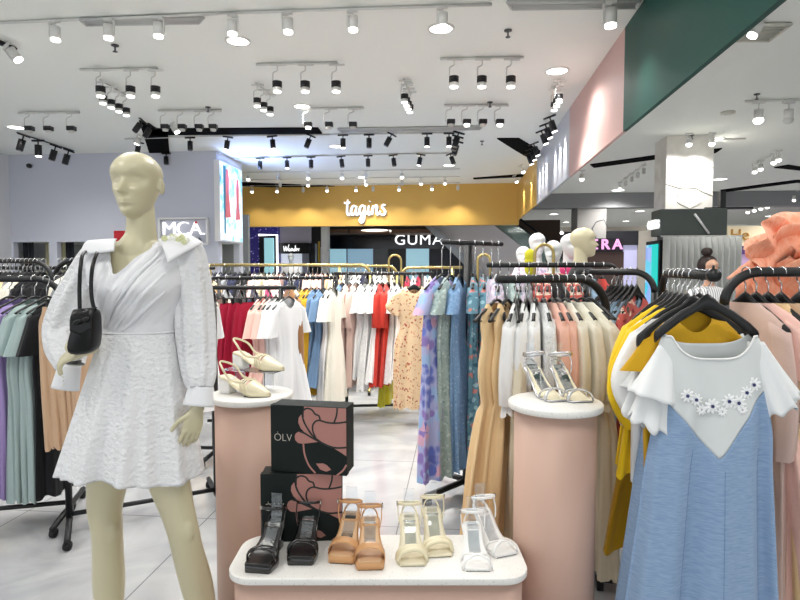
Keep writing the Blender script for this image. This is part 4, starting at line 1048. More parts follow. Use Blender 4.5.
# R8: left centre rack with crimson skirts (lower rail, nearer)
d8 = 4.4; z8 = P(245, 287.5, d8).z
rack(GX(196, d8), GX(296, d8 - .05), z8, .016, m_pipe, 'low black rack carrying crimson and white clothes left of centre', curveA=False, curveB=False, footlen=.25)
for px, kind, m, rot, L, lb, kw in ((209, 'dress', 'cream', 66, .8, 'cream dress on the low rack left of centre', {}), (215, 'dress', 'cream', 64, .8, 'cream dress on the low rack left of centre', {}), (221, 'dress', 'ivory', 60, .8, 'ivory dress on the low rack left of centre', {}),
      (238, 'skirt', 'crimson', 34, .62, 'crimson pleated skirt above the cream slingback shoes', dict(hem=.22)), (246, 'skirt', 'crimson', 38, .62, 'crimson pleated skirt above the cream slingback shoes', dict(hem=.22)), (253, 'skirt', 'crimson', 42, .62, 'crimson pleated skirt above the cream slingback shoes', dict(hem=.2)),
      (263, 'dress', 'pink', 64, .7, 'light pink dress between crimson skirts and white dresses', {}), (269, 'dress', 'pink', 68, .7, 'light pink dress between crimson skirts and white dresses', {}),
      (275, 'dress', 'white', 62, .8, 'white dress on the low rack left of centre', dict(hem=.24)), (281, 'dress', 'white', 58, .82, 'white dress on the low rack left of centre', dict(hem=.26)), (288, 'dress', 'white', 54, .86, 'white dress on the low rack left of centre', dict(hem=.28, sleeve=('short', .2)))):
    hang(rail_pt(px, d8, z8), rot + 16, kind, F[m], lb, 'clothes on the low rack', L=L, depth=.6, hook=.07, hlabel='slim hanger on the low rack left of centre', **kw)
hang(rail_pt(290, d8 + .3, z8 + .08), 122, 'blouse', F['tan'], 'tan brown knitted cardigan at the end of the low rack', 'clothes on the low rack', L=.5, depth=.7, hlabel='slim hanger on the low rack left of centre')

# R9: longer rack behind it
d9 = 5.2; z9 = P(300, 278, d9).z
rack(GX(205, d9), GX(336, d9 + .1), z9, .016, m_pipe, 'black rack with yellow and blue dresses behind the low rack', curveA=False, curveB=False, footlen=.25)
for px, kind, m, rot, L, lb, kw in ((212, 'dress', 'black', 90, .8, 'black dress', {}), (226, 'dress', 'grey', 90, .8, 'grey dress', {}), (240, 'dress', 'black', 90, .8, 'black dress', {}), (254, 'dress', 'navy', 90, .8, 'navy dress', {}), (268, 'dress', 'magenta', 90, .5, 'magenta dress', {}), (280, 'dress', 'white', 82, .9, 'white dress', {}), (288, 'dress', 'magenta', 88, .5, 'magenta dress', {}),
      (293, 'dress', 'cream', 74, .9, 'cream dress', {}), (299, 'dress', 'ivory', 74, .95, 'ivory dress', {}), (306, 'dress', 'mustard', 68, .95, 'mustard dress', dict(hem=.2)), (311, 'dress', 'mustard', 70, .95, 'mustard dress', {}),
      (317, 'dress', 'blue', 60, .88, 'steel blue dress with loose sleeves', dict(hem=.2)), (323, 'dress', 'blue', 64, .86, 'steel blue dress with loose sleeves', {}), (330, 'dress', 'white', 70, .98, 'white dress', dict(hem=.24)), (334, 'dress', 'ivory', 72, 1.05, 'ivory dress', {})):
    hang(rail_pt(px, d9 + .1 * (px - 205) / 131, z9), rot + 12, kind, F[m], lb + ' on the rack behind the low rack', 'clothes behind the low rack', L=L, depth=.65, hlabel='slim hanger on the rack behind the low rack', **kw)
# dress lengths peeping under them
hang(rail_pt(318, d9 + 1.6, z9), 80, 'dress', F['olive'], 'olive dress peeping out below the steel blue dresses', 'far dresses', L=1.2, hlabel='hanger of the olive dress')
hang(rail_pt(310, d9 + 1.6, z9), 80, 'dress', F['magenta'], 'magenta dress peeping out below the yellow dresses', 'far dresses', L=1.05, hlabel='hanger of the far magenta dress')

# gold racks farther back
d12 = 6.9; z12 = P(300, 265, d12).z
rack(GX(200, d12), GX(370, d12), z12, .018, m_gold, 'long gold rack far behind the left centre racks', curveA=False, curveB=True, zr=.12)
rack(GX(330, d12 + .5), GX(397, d12 + .5), P(360, 266, d12 + .5).z, .018, m_gold, 'short gold rack behind the centre rack', curveA=False, curveB=True, zr=.12)
rack(GX(402, d12 + .2), GX(462, d12 + .2), P(420, 267.5, d12 + .2).z, .018, m_gold, 'gold rack right behind the beige flowered dress', curveA=True, curveB=False, zr=.1)
def arch(px, py_top, d, w, label, m=m_gold, r=.012):
    g0 = GX(px, d); zt_ = P(px, py_top, d).z
    pts = [Vector((-w, 0, .03))] + [Vector((-w * math.cos(R(a_)), 0, zt_ - w + w * math.sin(R(a_)))) for a_ in range(0, 181, 15)] + [Vector((w, 0, .03))]
    e = empty('arch_stand', g0, YAW); tag(e, label, 'arch stand')
    mb = MB(); mb.tube(pts, r, 8, up=(0, 1, 0)); mb.build('arch', m, e)
    mb = MB(); mb.box((0, 0, .015), (2 * w + .1, .25, .03)); mb.build('base', m, e)
arch(395, 255, 6.6, .07, 'gold arch stand behind the centre rack')
arch(484, 254.5, 5.0, .055, 'small gold arch stand right of the T-shaped stand')
arch(544, 244.5, 4.2, .068, 'tall gold arch stand before the far mannequins')
rs = random.Random(3)
for nm, x0, x1, dd_, z_, n_, cols_ in (('long gold rack', 206, 366, d12, z12, 34, ['cream', 'white', 'black', 'grey', 'ivory', 'flor', 'pink', 'navy']), ('short gold rack', 334, 392, d12 + .5, P(360, 266, d12 + .5).z, 12, ['white', 'cream', 'blue', 'pink', 'ivory', 'olive']),
                                ('gold rack behind the flowered dress', 408, 460, d12 + .2, P(420, 267.5, d12 + .2).z, 10, ['red', 'white', 'crimson', 'cream', 'grey'])):
    for i in range(n_):
        c_ = rs.choice(cols_)
        cn = {'flor': 'beige flowered', 'olive': 'olive', 'blue': 'steel blue'}.get(c_, c_)
        hang(rail_pt(x0 + (x1 - x0) * i / (n_ - 1), dd_, z_), rs.uniform(75, 100), 'dress', F[c_], f'{cn} dress on the {nm}', 'dresses on the ' + nm, L=.8, depth=.6, hlabel='slim hanger on the ' + nm)

# R10: left rack, curved end at right
d10 = 3.3; z10 = P(20, 279, d10).z
rack(GX(-60, d10 - .1), GX(62, d10 + .05), z10, .018, m_pipe, 'black pipe rack with lilac and teal dresses at the left edge', zr=.14, footlen=.3)
for px, m, L, lb, rot in ((9, 'purple', 1.1, 'lilac purple dress on the left edge rack', 60), (21, 'purple', 1.1, 'lilac purple dress on the left edge rack', 62), (34, 'teal', 1.12, 'dusty teal dress on the left edge rack', 60), (46, 'teal', 1.12, 'dusty teal dress on the left edge rack', 62), (57, 'black', 1.1, 'black dress at the end of the left edge rack', 62)):
    hang(rail_pt(px, d10, z10), rot + 14, 'dress', F[m], lb, 'clothes on the left edge rack', L=L, hem=.2, depth=.6, hook=.1, hlabel='slim hanger on the left edge rack', sleeve=('short', .22), waist=False, wid=.85)
A_, B_ = GX(62, d10 - .12), GX(213, d10 + .25)
rack(A_, B_, z10 + .0, .018, m_pipe, 'black pipe rack behind the mannequin with beige trousers', zr=.14, footlen=.3)
for px, m, L, lb, rot, kd in ((70, 'beige', .8, 'warm beige pleated skirt behind the mannequin sleeve', 50, 'skirt'), (80, 'beige', .8, 'warm beige pleated skirt behind the mannequin sleeve', 54, 'skirt'), (91, 'beige', .8, 'warm beige pleated skirt behind the mannequin sleeve', 60, 'skirt'),
      (196, 'whitelace', .7, 'white lace dress right of the mannequin sleeve', 80, 'dress'), (205, 'white', .7, 'plain white dress right of the mannequin sleeve', 80, 'dress')):
    hang(rail_pt(px, d10 - .12 + .37 * (px - 62) / 151, z10), rot + 14, kd, F[m], lb, 'clothes behind the mannequin', L=L, depth=.5, hook=.1, hlabel='slim hanger behind the mannequin', **(dict(hem=.15) if kd == 'skirt' else {}))
# R11: racks farther left with mixed clothes
d11 = 4.6
for nm, x0, x1, ry, dd_, n_, cA, cB in (('far left rack with a bent end', -30, 52, 261, 4.6, 17, False, True), ('rack beside the far left one', 54, 150, 260.5, 4.7, 14, True, False), ('back left rack', -20, 215, 268, 5.8, 40, False, False)):
    zz = P(20, ry, dd_).z
    rack(GX(x0, dd_), GX(x1, dd_), zz, .018, m_pipe, f'black pipe rack: {nm}' if False else {'far left rack with a bent end': 'black rack with bent end, second row at far left', 'rack beside the far left one': 'black rack with bent start behind the mannequin sleeve', 'back left rack': 'long black rack in front of the back wall'}[nm], curveA=cA, curveB=cB, zr=.16)
    for i in range(n_):
        px = x0 + 6 + (x1 - x0 - 14) * i / (n_ - 1)
        if 95 < px < 185 or px < -2: continue
        c_ = rs.choice(['black', 'white', 'grey', 'cream', 'black', 'ivory', 'khaki', 'black', 'navy'])
        cn = {'khaki': 'camel'}.get(c_, c_)
        hang(rail_pt(px, dd_, zz), rs.uniform(60, 85), 'dress', F[c_], f'{cn} dress on the {nm}', 'dresses on the ' + nm, L=.85, depth=.6, hanger='wide' if nm[0] != 'b' else 'thin', hlabel='hanger on the ' + nm, drop=.02)
# ---------------------------------------------------------------- display furniture
m_pink = mat('dusty_pink_lacquer', 'cdaa99', .5)
m_top = mat('white_terrazzo', 'ebe9e4', .4)
tq = nd(m_top, 'ShaderNodeTexCoord'); vq = nd(m_top, 'ShaderNodeTexVoronoi'); vq.inputs['Scale'].default_value = 110; rq = nd(m_top, 'ShaderNodeValToRGB')
rq.color_ramp.elements[0].position = .13; rq.color_ramp.elements[0].color = srgb('c4bfb8'); rq.color_ramp.elements[1].position = .2; rq.color_ramp.elements[1].color = srgb('eceae5')
lk(m_top, tq.outputs['Object'], vq.inputs['Vector']); lk(m_top, vq.outputs['Distance'], rq.inputs[0]); lk(m_top, rq.outputs[0], m_top.node_tree.nodes['Principled BSDF'].inputs['Base Color'])
ZP = 1.0
def pedestal(px, d, r, rb, label, ztop):
    g0 = GX(px, d); e = empty('pedestal', g0); tag(e, label, 'pedestal')
    mb = MB(); rings = [[(q * math.cos(2*PI*j/64), q * math.sin(2*PI*j/64), z) for j in range(64)] for q, z in ((r - .004, ztop - .024), (r, ztop - .02), (r, ztop - .004), (r - .004, ztop))]
    mb.loft(rings); o = mb.build('top_disc', m_top, e)
    mb = MB(); mb.cyl((0, 0, 0), (0, 0, ztop - .0241), rb, n=64); mb.build('drum', m_pink, e)
    return g0
zpr = P(557, 401, 2.05).z; zpl = P(250, 393, 2.38).z
gpr = pedestal(557, 2.05, .165, .143, 'round dusty pink pedestal with white top holding the silver strappy sandals', zpr)
gpl = pedestal(250, 2.38, .168, .148, 'round dusty pink pedestal with white top holding the cream slingback shoes', zpl)

# low slab table
DF = 1.76
ZS = P(380, 579, DF).z
DB = (ZC - ZS) * FPX / (536 - 270)
DB = P(380, 536, 1).z and (lambda q: (q - CO).dot(Fh))(AZ(380, 534.5, ZS))
cx_ = P(379, 500, (DF + DB) / 2); sl0 = Vector((cx_.x, cx_.y, 0))
wS = (528 - 230) / FPX * DF * 1.07; dS = DB - DF
e = empty('display_table', sl0, YAW); tag(e, 'low dusty pink display table with rounded white terrazzo top, four shoe pairs on it', 'display table')
mb = MB(); rp_ = rr(wS, dS, .085, 8); mb.prism(rp_, ZS - .022, ZS, smooth=True); mb.build('table_top', m_top, e, bevel=.003)
mb = MB(); rp_ = rr(wS - .03, dS - .03, .075, 8); mb.prism(rp_, 0, ZS - .0221, smooth=True); mb.build('base', m_pink, e)

# shoe boxes with flower print and lettering
m_dg = mat('dark_green_card', '0b1614', .5, spec=.25); m_pp = mat('print_pink', 'a9766c', .5); m_ln = mat('print_line_black', '0b1513', .5); m_lt = mat('print_letter_grey', 'b9b3a8', .5)
m_lid = mat('box_top_green', '2b3a37', .4)
def shoe_box(loc, rz, w, h, d, label):
    e = empty('shoe_box', loc, rz); tag(e, label, 'shoe box', 'dark green flower-printed shoe boxes')
    mb = MB(); mb.box((0, d * .3 / 2 + 0, h / 2), (w - .004, d * .7, h - .004)); mb.build('tray', m_dg, e, bevel=.0015)
    mb = MB(); mb.box((0, -d * .35, h / 2), (w, d * .3 - .0005, h)); mb.build('lid', m_dg, e, bevel=.0015)
    y0 = -d * .5
    def q(p): return ((p[0] - 95) / 510 * w - w / 2, (1 - (p[1] - 78) / 492) * h)
    Mx = Matrix.Translation((0, y0, 0)) @ Matrix.Rotation(PI/2, 4, 'X')
    mb = MB()
    def pol(pts, t0=0.0002, t1=.0009): mb.prism([q(p) for p in pts], t0, t1, M=Mx)
    # pink parts of the flower (drawn clear of each other so the dark lines stay open)
    pol([(322, 82), (603, 82), (603, 364), (560, 370), (505, 366), (445, 338), (403, 312), (370, 265), (338, 215), (316, 150)])
    pol([(305, 140), (312, 160), (332, 220), (368, 275), (398, 316), (372, 300), (330, 275), (300, 240), (285, 200), (288, 165)])
    pol([(285, 268), (268, 280), (260, 300), (264, 330), (282, 350), (312, 354), (360, 345), (425, 332), (385, 314), (345, 290), (318, 268)])
    pol([(520, 372), (603, 370), (603, 425), (570, 402)])
    pol([(402, 492), (450, 488), (476, 500), (502, 530), (470, 546), (430, 534)])
    mb.build('flower_print', m_pp, e)
    mb = MB()
    def stroke(pts, wd, zt=.0012):
        pp = smooth_path([Vector((q(p)[0], q(p)[1], 0)) for p in pts], 5)
        w3 = [Mx @ Vector((p.x, p.y, zt)) for p in pp]
        mb.tube(w3, wd / 510 * w / 2, 6, rb=.0004, up=(1, 0, 0)) if False else None
        L_, R_ = [], []
        for i, p in enumerate(pp):
            t = (pp[min(i + 1, len(pp) - 1)] - pp[max(i - 1, 0)]).normalized(); nn_ = Vector((-t.y, t.x, 0)) * (wd / 510 * w / 2)
            L_.append(Mx @ (p + nn_ + Vector((0, 0, zt)))); R_.append(Mx @ (p - nn_ + Vector((0, 0, zt))))
        L2 = [Mx @ ((Mx.inverted() @ v) - Vector((0, 0, .0007))) for v in L_]; R2 = [Mx @ ((Mx.inverted() @ v) - Vector((0, 0, .0007))) for v in R_]
        mb.loft([[a_, b_, c_, d_] for a_, b_, c_, d_ in zip(L_, R_, R2, L2)], smooth=False)
    stroke([(318, 160), (318, 115), (345, 94), (378, 104), (398, 132), (424, 145), (432, 176)], 11)
    stroke([(312, 140), (322, 190), (350, 245), (380, 290), (440, 338)], 11)
    stroke([(402, 305), (382, 255), (386, 205), (420, 177), (480, 190), (540, 190), (604, 178)], 11)
    stroke([(545, 82), (540, 135), (523, 190)], 11)
    stroke([(290, 262), (330, 278), (372, 303), (440, 338), (520, 368), (604, 362)], 12)
    stroke([(322, 82), (319, 120), (318, 150)], 8)
    mb.build('flower_outline', m_ln, e)
    mb = MB()
    stroke([(318, 356), (326, 430), (355, 510), (398, 562)], 11, .0011); mb.build('leaf_outline', m_pp, e)
    mb = MB(); stroke([(540, 568), (580, 530), (603, 488)], 11, .0011); mb.build('leaf_outline', m_pp, e)
    c_ = q((180, 318))
    text_obj('lettering', 'ÒLV', w * .135, m_lt, e, .0004, Matrix.Translation((c_[0], y0 - .0008, c_[1])) @ Matrix.Rotation(PI/2, 4, 'X'), sx=.95, bold=-.0006)
bw, bh, bd = .262, .245, .092
pb = AZ(300, 541.5, ZS); lb_ = Vector((pb.x, pb.y, 0)) + Fh * (bd / 2)
shoe_box(Vector((lb_.x, lb_.y, ZS)) + Rh * .004, YAW + R(3), .286, bh, bd, 'dark green flower-printed shoe box standing on the display table, lower one')
ctr = P(313, 440, (lb_ - CO).dot(Fh)); 
shoe_box(Vector((ctr.x, ctr.y, ZS + bh + .001)), YAW - R(11), .280, .240, .100, 'dark green flower-printed shoe box balanced on top of the other box')

# ---------------------------------------------------------------- shoes
m_bl = mat('black_patent', '0b0b0c', .22, coat=.5); m_tan = mat('tan_leather', 'cf9b69', .4); m_tani = mat('tan_insole', 'dcb48a', .5)
m_crm = mat('cream_leather', 'e9dfbe', .35, coat=.2); m_crmi = mat('cream_insole', 'efe6cb', .5); m_wh = mat('white_leather', 'f1f0ee', .35, coat=.2); m_whi = mat('white_insole', 'f4f3f0', .5)
m_ous = mat('dark_outsole', '2a2320', .6); m_acr = mat('clear_acrylic', 'f6fbff', .03, trans=.95); m_slv = mat('silver_leather', 'c9c9cc', .25, metal=.5); m_buck = mat('buckle_metal', 'b9b4aa', .25, metal=1)
def shoe(name, toe, rz, label, cat, group, body, insole, plat=.0, hh=.07, toe_w=.036, style='band', heel='block', heel_m=None, side=1):
    """toe tip at -Y, sole on z=0; toe = where the toe tip stands"""
    e = empty(name, (0, 0, 0), rz)
    L = .225 if style == 'pump' or toe[2] > ZS + .2 else .188
    toe = Vector(toe); M3 = Matrix.Rotation(rz, 3, 'Z')
    e.location = toe - M3 @ Vector((0, -L / 2 * 1.08, 0)); e.scale = (1.2, 1.06, 1.08); tag(e, label, cat, group)
    zt = [(0, .006 + plat, toe_w * .88), (.03, .006 + plat, toe_w * .97), (.12, .006 + plat, toe_w * 1.03), (.3, .008 + plat, .040), (.45, .018 + plat, .034), (.62, plat * .7 + .5 * hh, .028), (.8, plat * .5 + .86 * hh, .027), (.93, hh + plat * .4, .027), (1, hh + plat * .4 + .001, .018)]
    if style == 'pump': zt = [(0, .008, .006), (.05, .008, .014), (.15, .008, .026), (.3, .01, .037), (.45, .02, .034), (.62, .5 * hh, .027), (.8, .86 * hh, .026), (.93, hh, .026), (1, hh, .016)]
    def S(s): z, w = interp(zt, s); return -L / 2 + L * s * (1 if s < .3 else 1), z, w
    def sole(off, th, grow, m, nm, full=True):
        mb = MB(); rings = []
        for i in range(33):
            s = i / 32; y, z, w = S(s); w += grow; tk = th
            if plat and full: tk = th if s > .5 else max(th, (z - .0) * 1.0) if s < .34 else th + (z) * max(0, 1 - (s - .34) / .16) * .8
            z0_ = max(.0005, z + off - tk)
            rings.append([(w * .8, y, z + off), (w, y, z + off - .0015), (w, y, z0_ + .001), (w * .9, y, z0_), (-w * .9, y, z0_), (-w, y, z0_ + .001), (-w, y, z + off - .0015), (-w * .8, y, z + off)])
        mb.loft(rings); return mb.build(nm, m, e)
    sole(0, .006, .0015, body, 'sole'); sole(.0022, .002, -.003, insole, 'insole', False)
    if not plat: 
        mb = MB()
        for i in range(1): pass
    # outsole
    mb = MB(); rings = []
    for i in range(13):
        s = .4 * i / 12; y, z, w = S(s); rings.append([(w * .98, y, .0004), (w * .98, y, .003), (-w * .98, y, .003), (-w * .98, y, .0004)])
    mb.loft(rings, smooth=False); mb.build('outsole', m_ous, e)
    # heel
    mb = MB(); yh, zh, wh = S(.9)
    if heel == 'block': r0, r1 = (.024, .024), (.02, .02)
    elif heel == 'wide': r0, r1 = (.026, .026), (.024, .026)
    else: r0, r1 = (.02, .02), (.009, .009)
    rings = []
    for t in (0, .35, .7, 1):
        a_ = r0[0] + (r1[0] - r0[0]) * t; b_ = r0[1] + (r1[1] - r0[1]) * t; z = (zh - .0055) * (1 - t) + .0005 * t
        rings.append([(x * .94, y + L * .4 - .004, z) for x, y in rr(a_ * 2, b_ * 2, a_ * .35, 4)])
    mb.loft(rings); mb.build('heel', heel_m or body, e)
    def arch(s, hgt, wd, m, nm, th=.0022, lean=0.0, skew=0.0, w2=None, par=e):
        y, z, w = S(s); mb = MB(); pts = []
        w = (w2 or w) + .001
        for k in range(13):
            t = PI * k / 12; pts.append((w * math.cos(t), y + lean * math.sin(t) + skew * math.cos(t), z - .004 + (hgt + .004) * math.sin(t) ** .7))
        mb.tube(pts, th, 8, rb=wd / 2, up=(0, 0, 1)) if False else mb.tube(pts, wd / 2, 8, rb=th, up=(0, 1, 0))
        return mb.build(nm, m, par)
    if style == 'band':      # one broad vamp strap
        arch(.2, .036, .045, body, 'vamp_strap', .002)
    elif style == 'thin':    # slim double strap
        arch(.17, .032, .009, body, 'vamp_strap'); arch(.24, .036, .009, body, 'vamp_strap', skew=.012)
    elif style == 'braid':   # padded braided strap
        for k, (s, sk) in enumerate(((.14, .004), (.2, -.004), (.26, .004))): arch(s, .034, .017, body, 'vamp_strap', .006, skew=sk)
    elif style == 'cross':   # knotted cross straps
        arch(.17, .03, .010, body, 'vamp_strap', .003, skew=.022); arch(.17, .031, .010, body, 'vamp_strap', .003, skew=-.022)
    if style != 'pump':
        # ankle strap loop with buckle, two uprights
        y, z, w = S(.86); zc_ = z + .052; mb = MB(); pts = []
        for k in range(25):
            t = 2 * PI * k / 24; pts.append((.034 * math.cos(t), y - .004 + .040 * math.sin(t), zc_ + .012 * math.sin(t) * -1))
        mb.tube(pts, .0045, 8, rb=.0018, up=(0, 0, 1)); a_s = mb.build('ankle_strap', body, e)
        mb = MB(); mb.box((side * .0365, y - .01, zc_ + .002), (.004, .012, .013)); mb.build('buckle', m_buck, a_s)
        for s_ in (-1, 1):
            mb = MB(); mb.tube(smooth_path([(s_ * w, y - .03, z - .012), (s_ * (w + .006), y - .02, z + .02), (s_ * .034, y - .0, zc_)], 4), .004, 6, rb=.0016, up=(0, 1, 0)); mb.build('side_strap', body, e)
        mb = MB(); mb.tube(smooth_path([(s_ * .0 + .024 * math.cos(t), y + .01 + .028 * math.sin(t), z + .03 * math.sin(t)) for t in [PI * k / 8 for k in range(9)]], 2), .006, 6, rb=.002, up=(0, 0, 1)); mb.build('heel_counter', body, e)
        # clear plastic form sheet in the shoe
        mb = MB(); yy = [S(s)[0] for s in (.42, .6, .75, .88)]; zz = [S(s)[1] + .004 for s in (.42, .6, .75, .88)]
        prof = list(zip(yy, zz)) + [(yy[-1] + .014, zz[-1] + .02), (yy[-1] + .016, zz[-1] + .085)]
        pp = smooth_path([(0, a_, b_) for a_, b_ in prof], 4); rings = []
        for i, p in enumerate(pp):
            t = (pp[min(i + 1, len(pp) - 1)] - pp[max(i - 1, 0)]).normalized(); nn_ = Vector((0, -t.z, t.y)) * .0009
            rings.append([p + Vector((.016, 0, 0)) + nn_, p + Vector((-.016, 0, 0)) + nn_, p + Vector((-.016, 0, 0)) - nn_, p + Vector((.016, 0, 0)) - nn_])
        mb.loft(rings, smooth=False); mb.build('clear_form', m_acr, e)
    else:
        # closed pointed toe with three open slits, slingback strap
        def up(u, v):
            s = .0 + .0 + (.34) * v; y, z, w = S(s); a_ = PI * u
            hgt = .006 + .040 * min(1, (s / .34)) ** .8
            return Vector(((w + .002) * math.cos(a_), y, z - .005 + (hgt + .004) * math.sin(a_) ** .75))
        mb = MB(); mb.grid(up, 20, 14); mb.build('toe_cap', body, e, thick=.0025)
        for k, s in enumerate((.37, .42, .47)): arch(s, .042 - k * .002, .0085, body, 'vamp_strap', .0022, skew=.0, lean=.01)
        y, z, w = S(.9)
        pts = [(w * 1.15, -.02, .052), (.034, y - .05, z - .005), (.032, y - .01, z + .035), (.0, y + .03, z + .055), (-.032, y - .01, z + .035), (-.034, y - .05, z - .005), (-w * 1.15, -.02, .052)]
        mb = MB(); mb.tube(smooth_path(pts, 6), .005, 8, rb=.002, up=(0, 0, 1)); mb.build('sling_strap', body, e)
    return e
def on(px, py): return AZ(px, py, ZS)
G_ = 'shoes on the display table'
shoe('heeled_sandal', on(257, 574), YAW - R(7), 'black patent platform sandal nearest the left end of the display table', 'shoe', G_, m_bl, mat('black_insole', '1c1b1b', .3), plat=.020, hh=.078, style='thin', side=-1)
shoe('heeled_sandal', on(300, 566), YAW - R(1), 'black patent platform sandal right beside the tan pair', 'shoe', G_, m_bl, MATS['black_insole'], plat=.020, hh=.078, style='thin')
shoe('heeled_sandal', on(341, 564.5), YAW - R(6), 'tan leather platform sandal with broad strap, left of its pair', 'shoe', G_, m_tan, m_tani, plat=.018, hh=.078, style='band', side=-1)
shoe('heeled_sandal', on(370, 571), YAW + R(3), 'tan leather platform sandal with broad strap, right of its pair', 'shoe', G_, m_tan, m_tani, plat=.018, hh=.078, style='band')
shoe('heeled_sandal', on(413, 567), YAW + R(3), 'pale cream braided sandal beside the tan pair', 'shoe', G_, m_crm, m_crmi, style='braid', heel='slim', hh=.085, heel_m=m_acr, side=-1)
shoe('heeled_sandal', on(440, 558), YAW + R(6), 'pale cream braided sandal beside the white pair', 'shoe', G_, m_crm, m_crmi, style='braid', heel='slim', hh=.085, heel_m=m_acr)
shoe('heeled_sandal', on(478, 572), YAW - R(1), 'white strappy square-toed sandal in front of its pair', 'shoe', G_, m_wh, m_whi, style='cross', heel='slim', side=-1)
shoe('heeled_sandal', on(507, 557), YAW + R(20), 'white strappy square-toed sandal turned towards the right table end', 'shoe', G_, m_wh, m_whi, style='cross', heel='slim', hh=.085)
def onp(px, py, z): return AZ(px, py, z)
shoe('heeled_sandal', onp(560, 402, zpr + .0005), YAW + R(14), 'silver and cream strappy sandal on the right pedestal, left of its pair', 'shoe', 'sandals on the right pedestal', m_slv, m_crmi, style='cross', heel='slim', side=-1, hh=.085)
shoe('heeled_sandal', onp(583, 403, zpr + .0005), YAW + R(8), 'silver and cream strappy sandal on the right pedestal, right of its pair', 'shoe', 'sandals on the right pedestal', m_slv, m_crmi, style='cross', heel='slim', hh=.085)
shoe('slingback_shoe', onp(270, 397, zpl + .0005), YAW + R(66), 'cream slingback shoe standing on the left pedestal top', 'shoe', 'cream slingback pair', m_crm, m_crmi, style='pump', heel='wide', heel_m=m_wh, hh=.065)
rt = P(284, 371, 2.42)
shoe('slingback_shoe', rt, YAW + R(70), 'cream slingback shoe raised on the clear acrylic stand', 'shoe', 'cream slingback pair', m_crm, m_crmi, style='pump', heel='wide', heel_m=m_wh, hh=.065)
# acrylic riser under it
q0 = P(253, 371, 2.46); e = empty('acrylic_riser', (q0.x, q0.y, zpl + .0003), YAW - R(18)); tag(e, 'clear acrylic shoe stand on the left pedestal', 'shoe stand')
hR = rt.z - zpl - .0008
mb = MB(); mb.box((0, 0, hR - .002), (.25, .085, .004)); mb.build('shelf', m_acr, e)
for s_ in (-1, 1): mb = MB(); mb.box((s_ * .07, .01, (hR - .004) / 2), (.004, .07, hR - .0045)); mb.build('leg', m_acr, e)

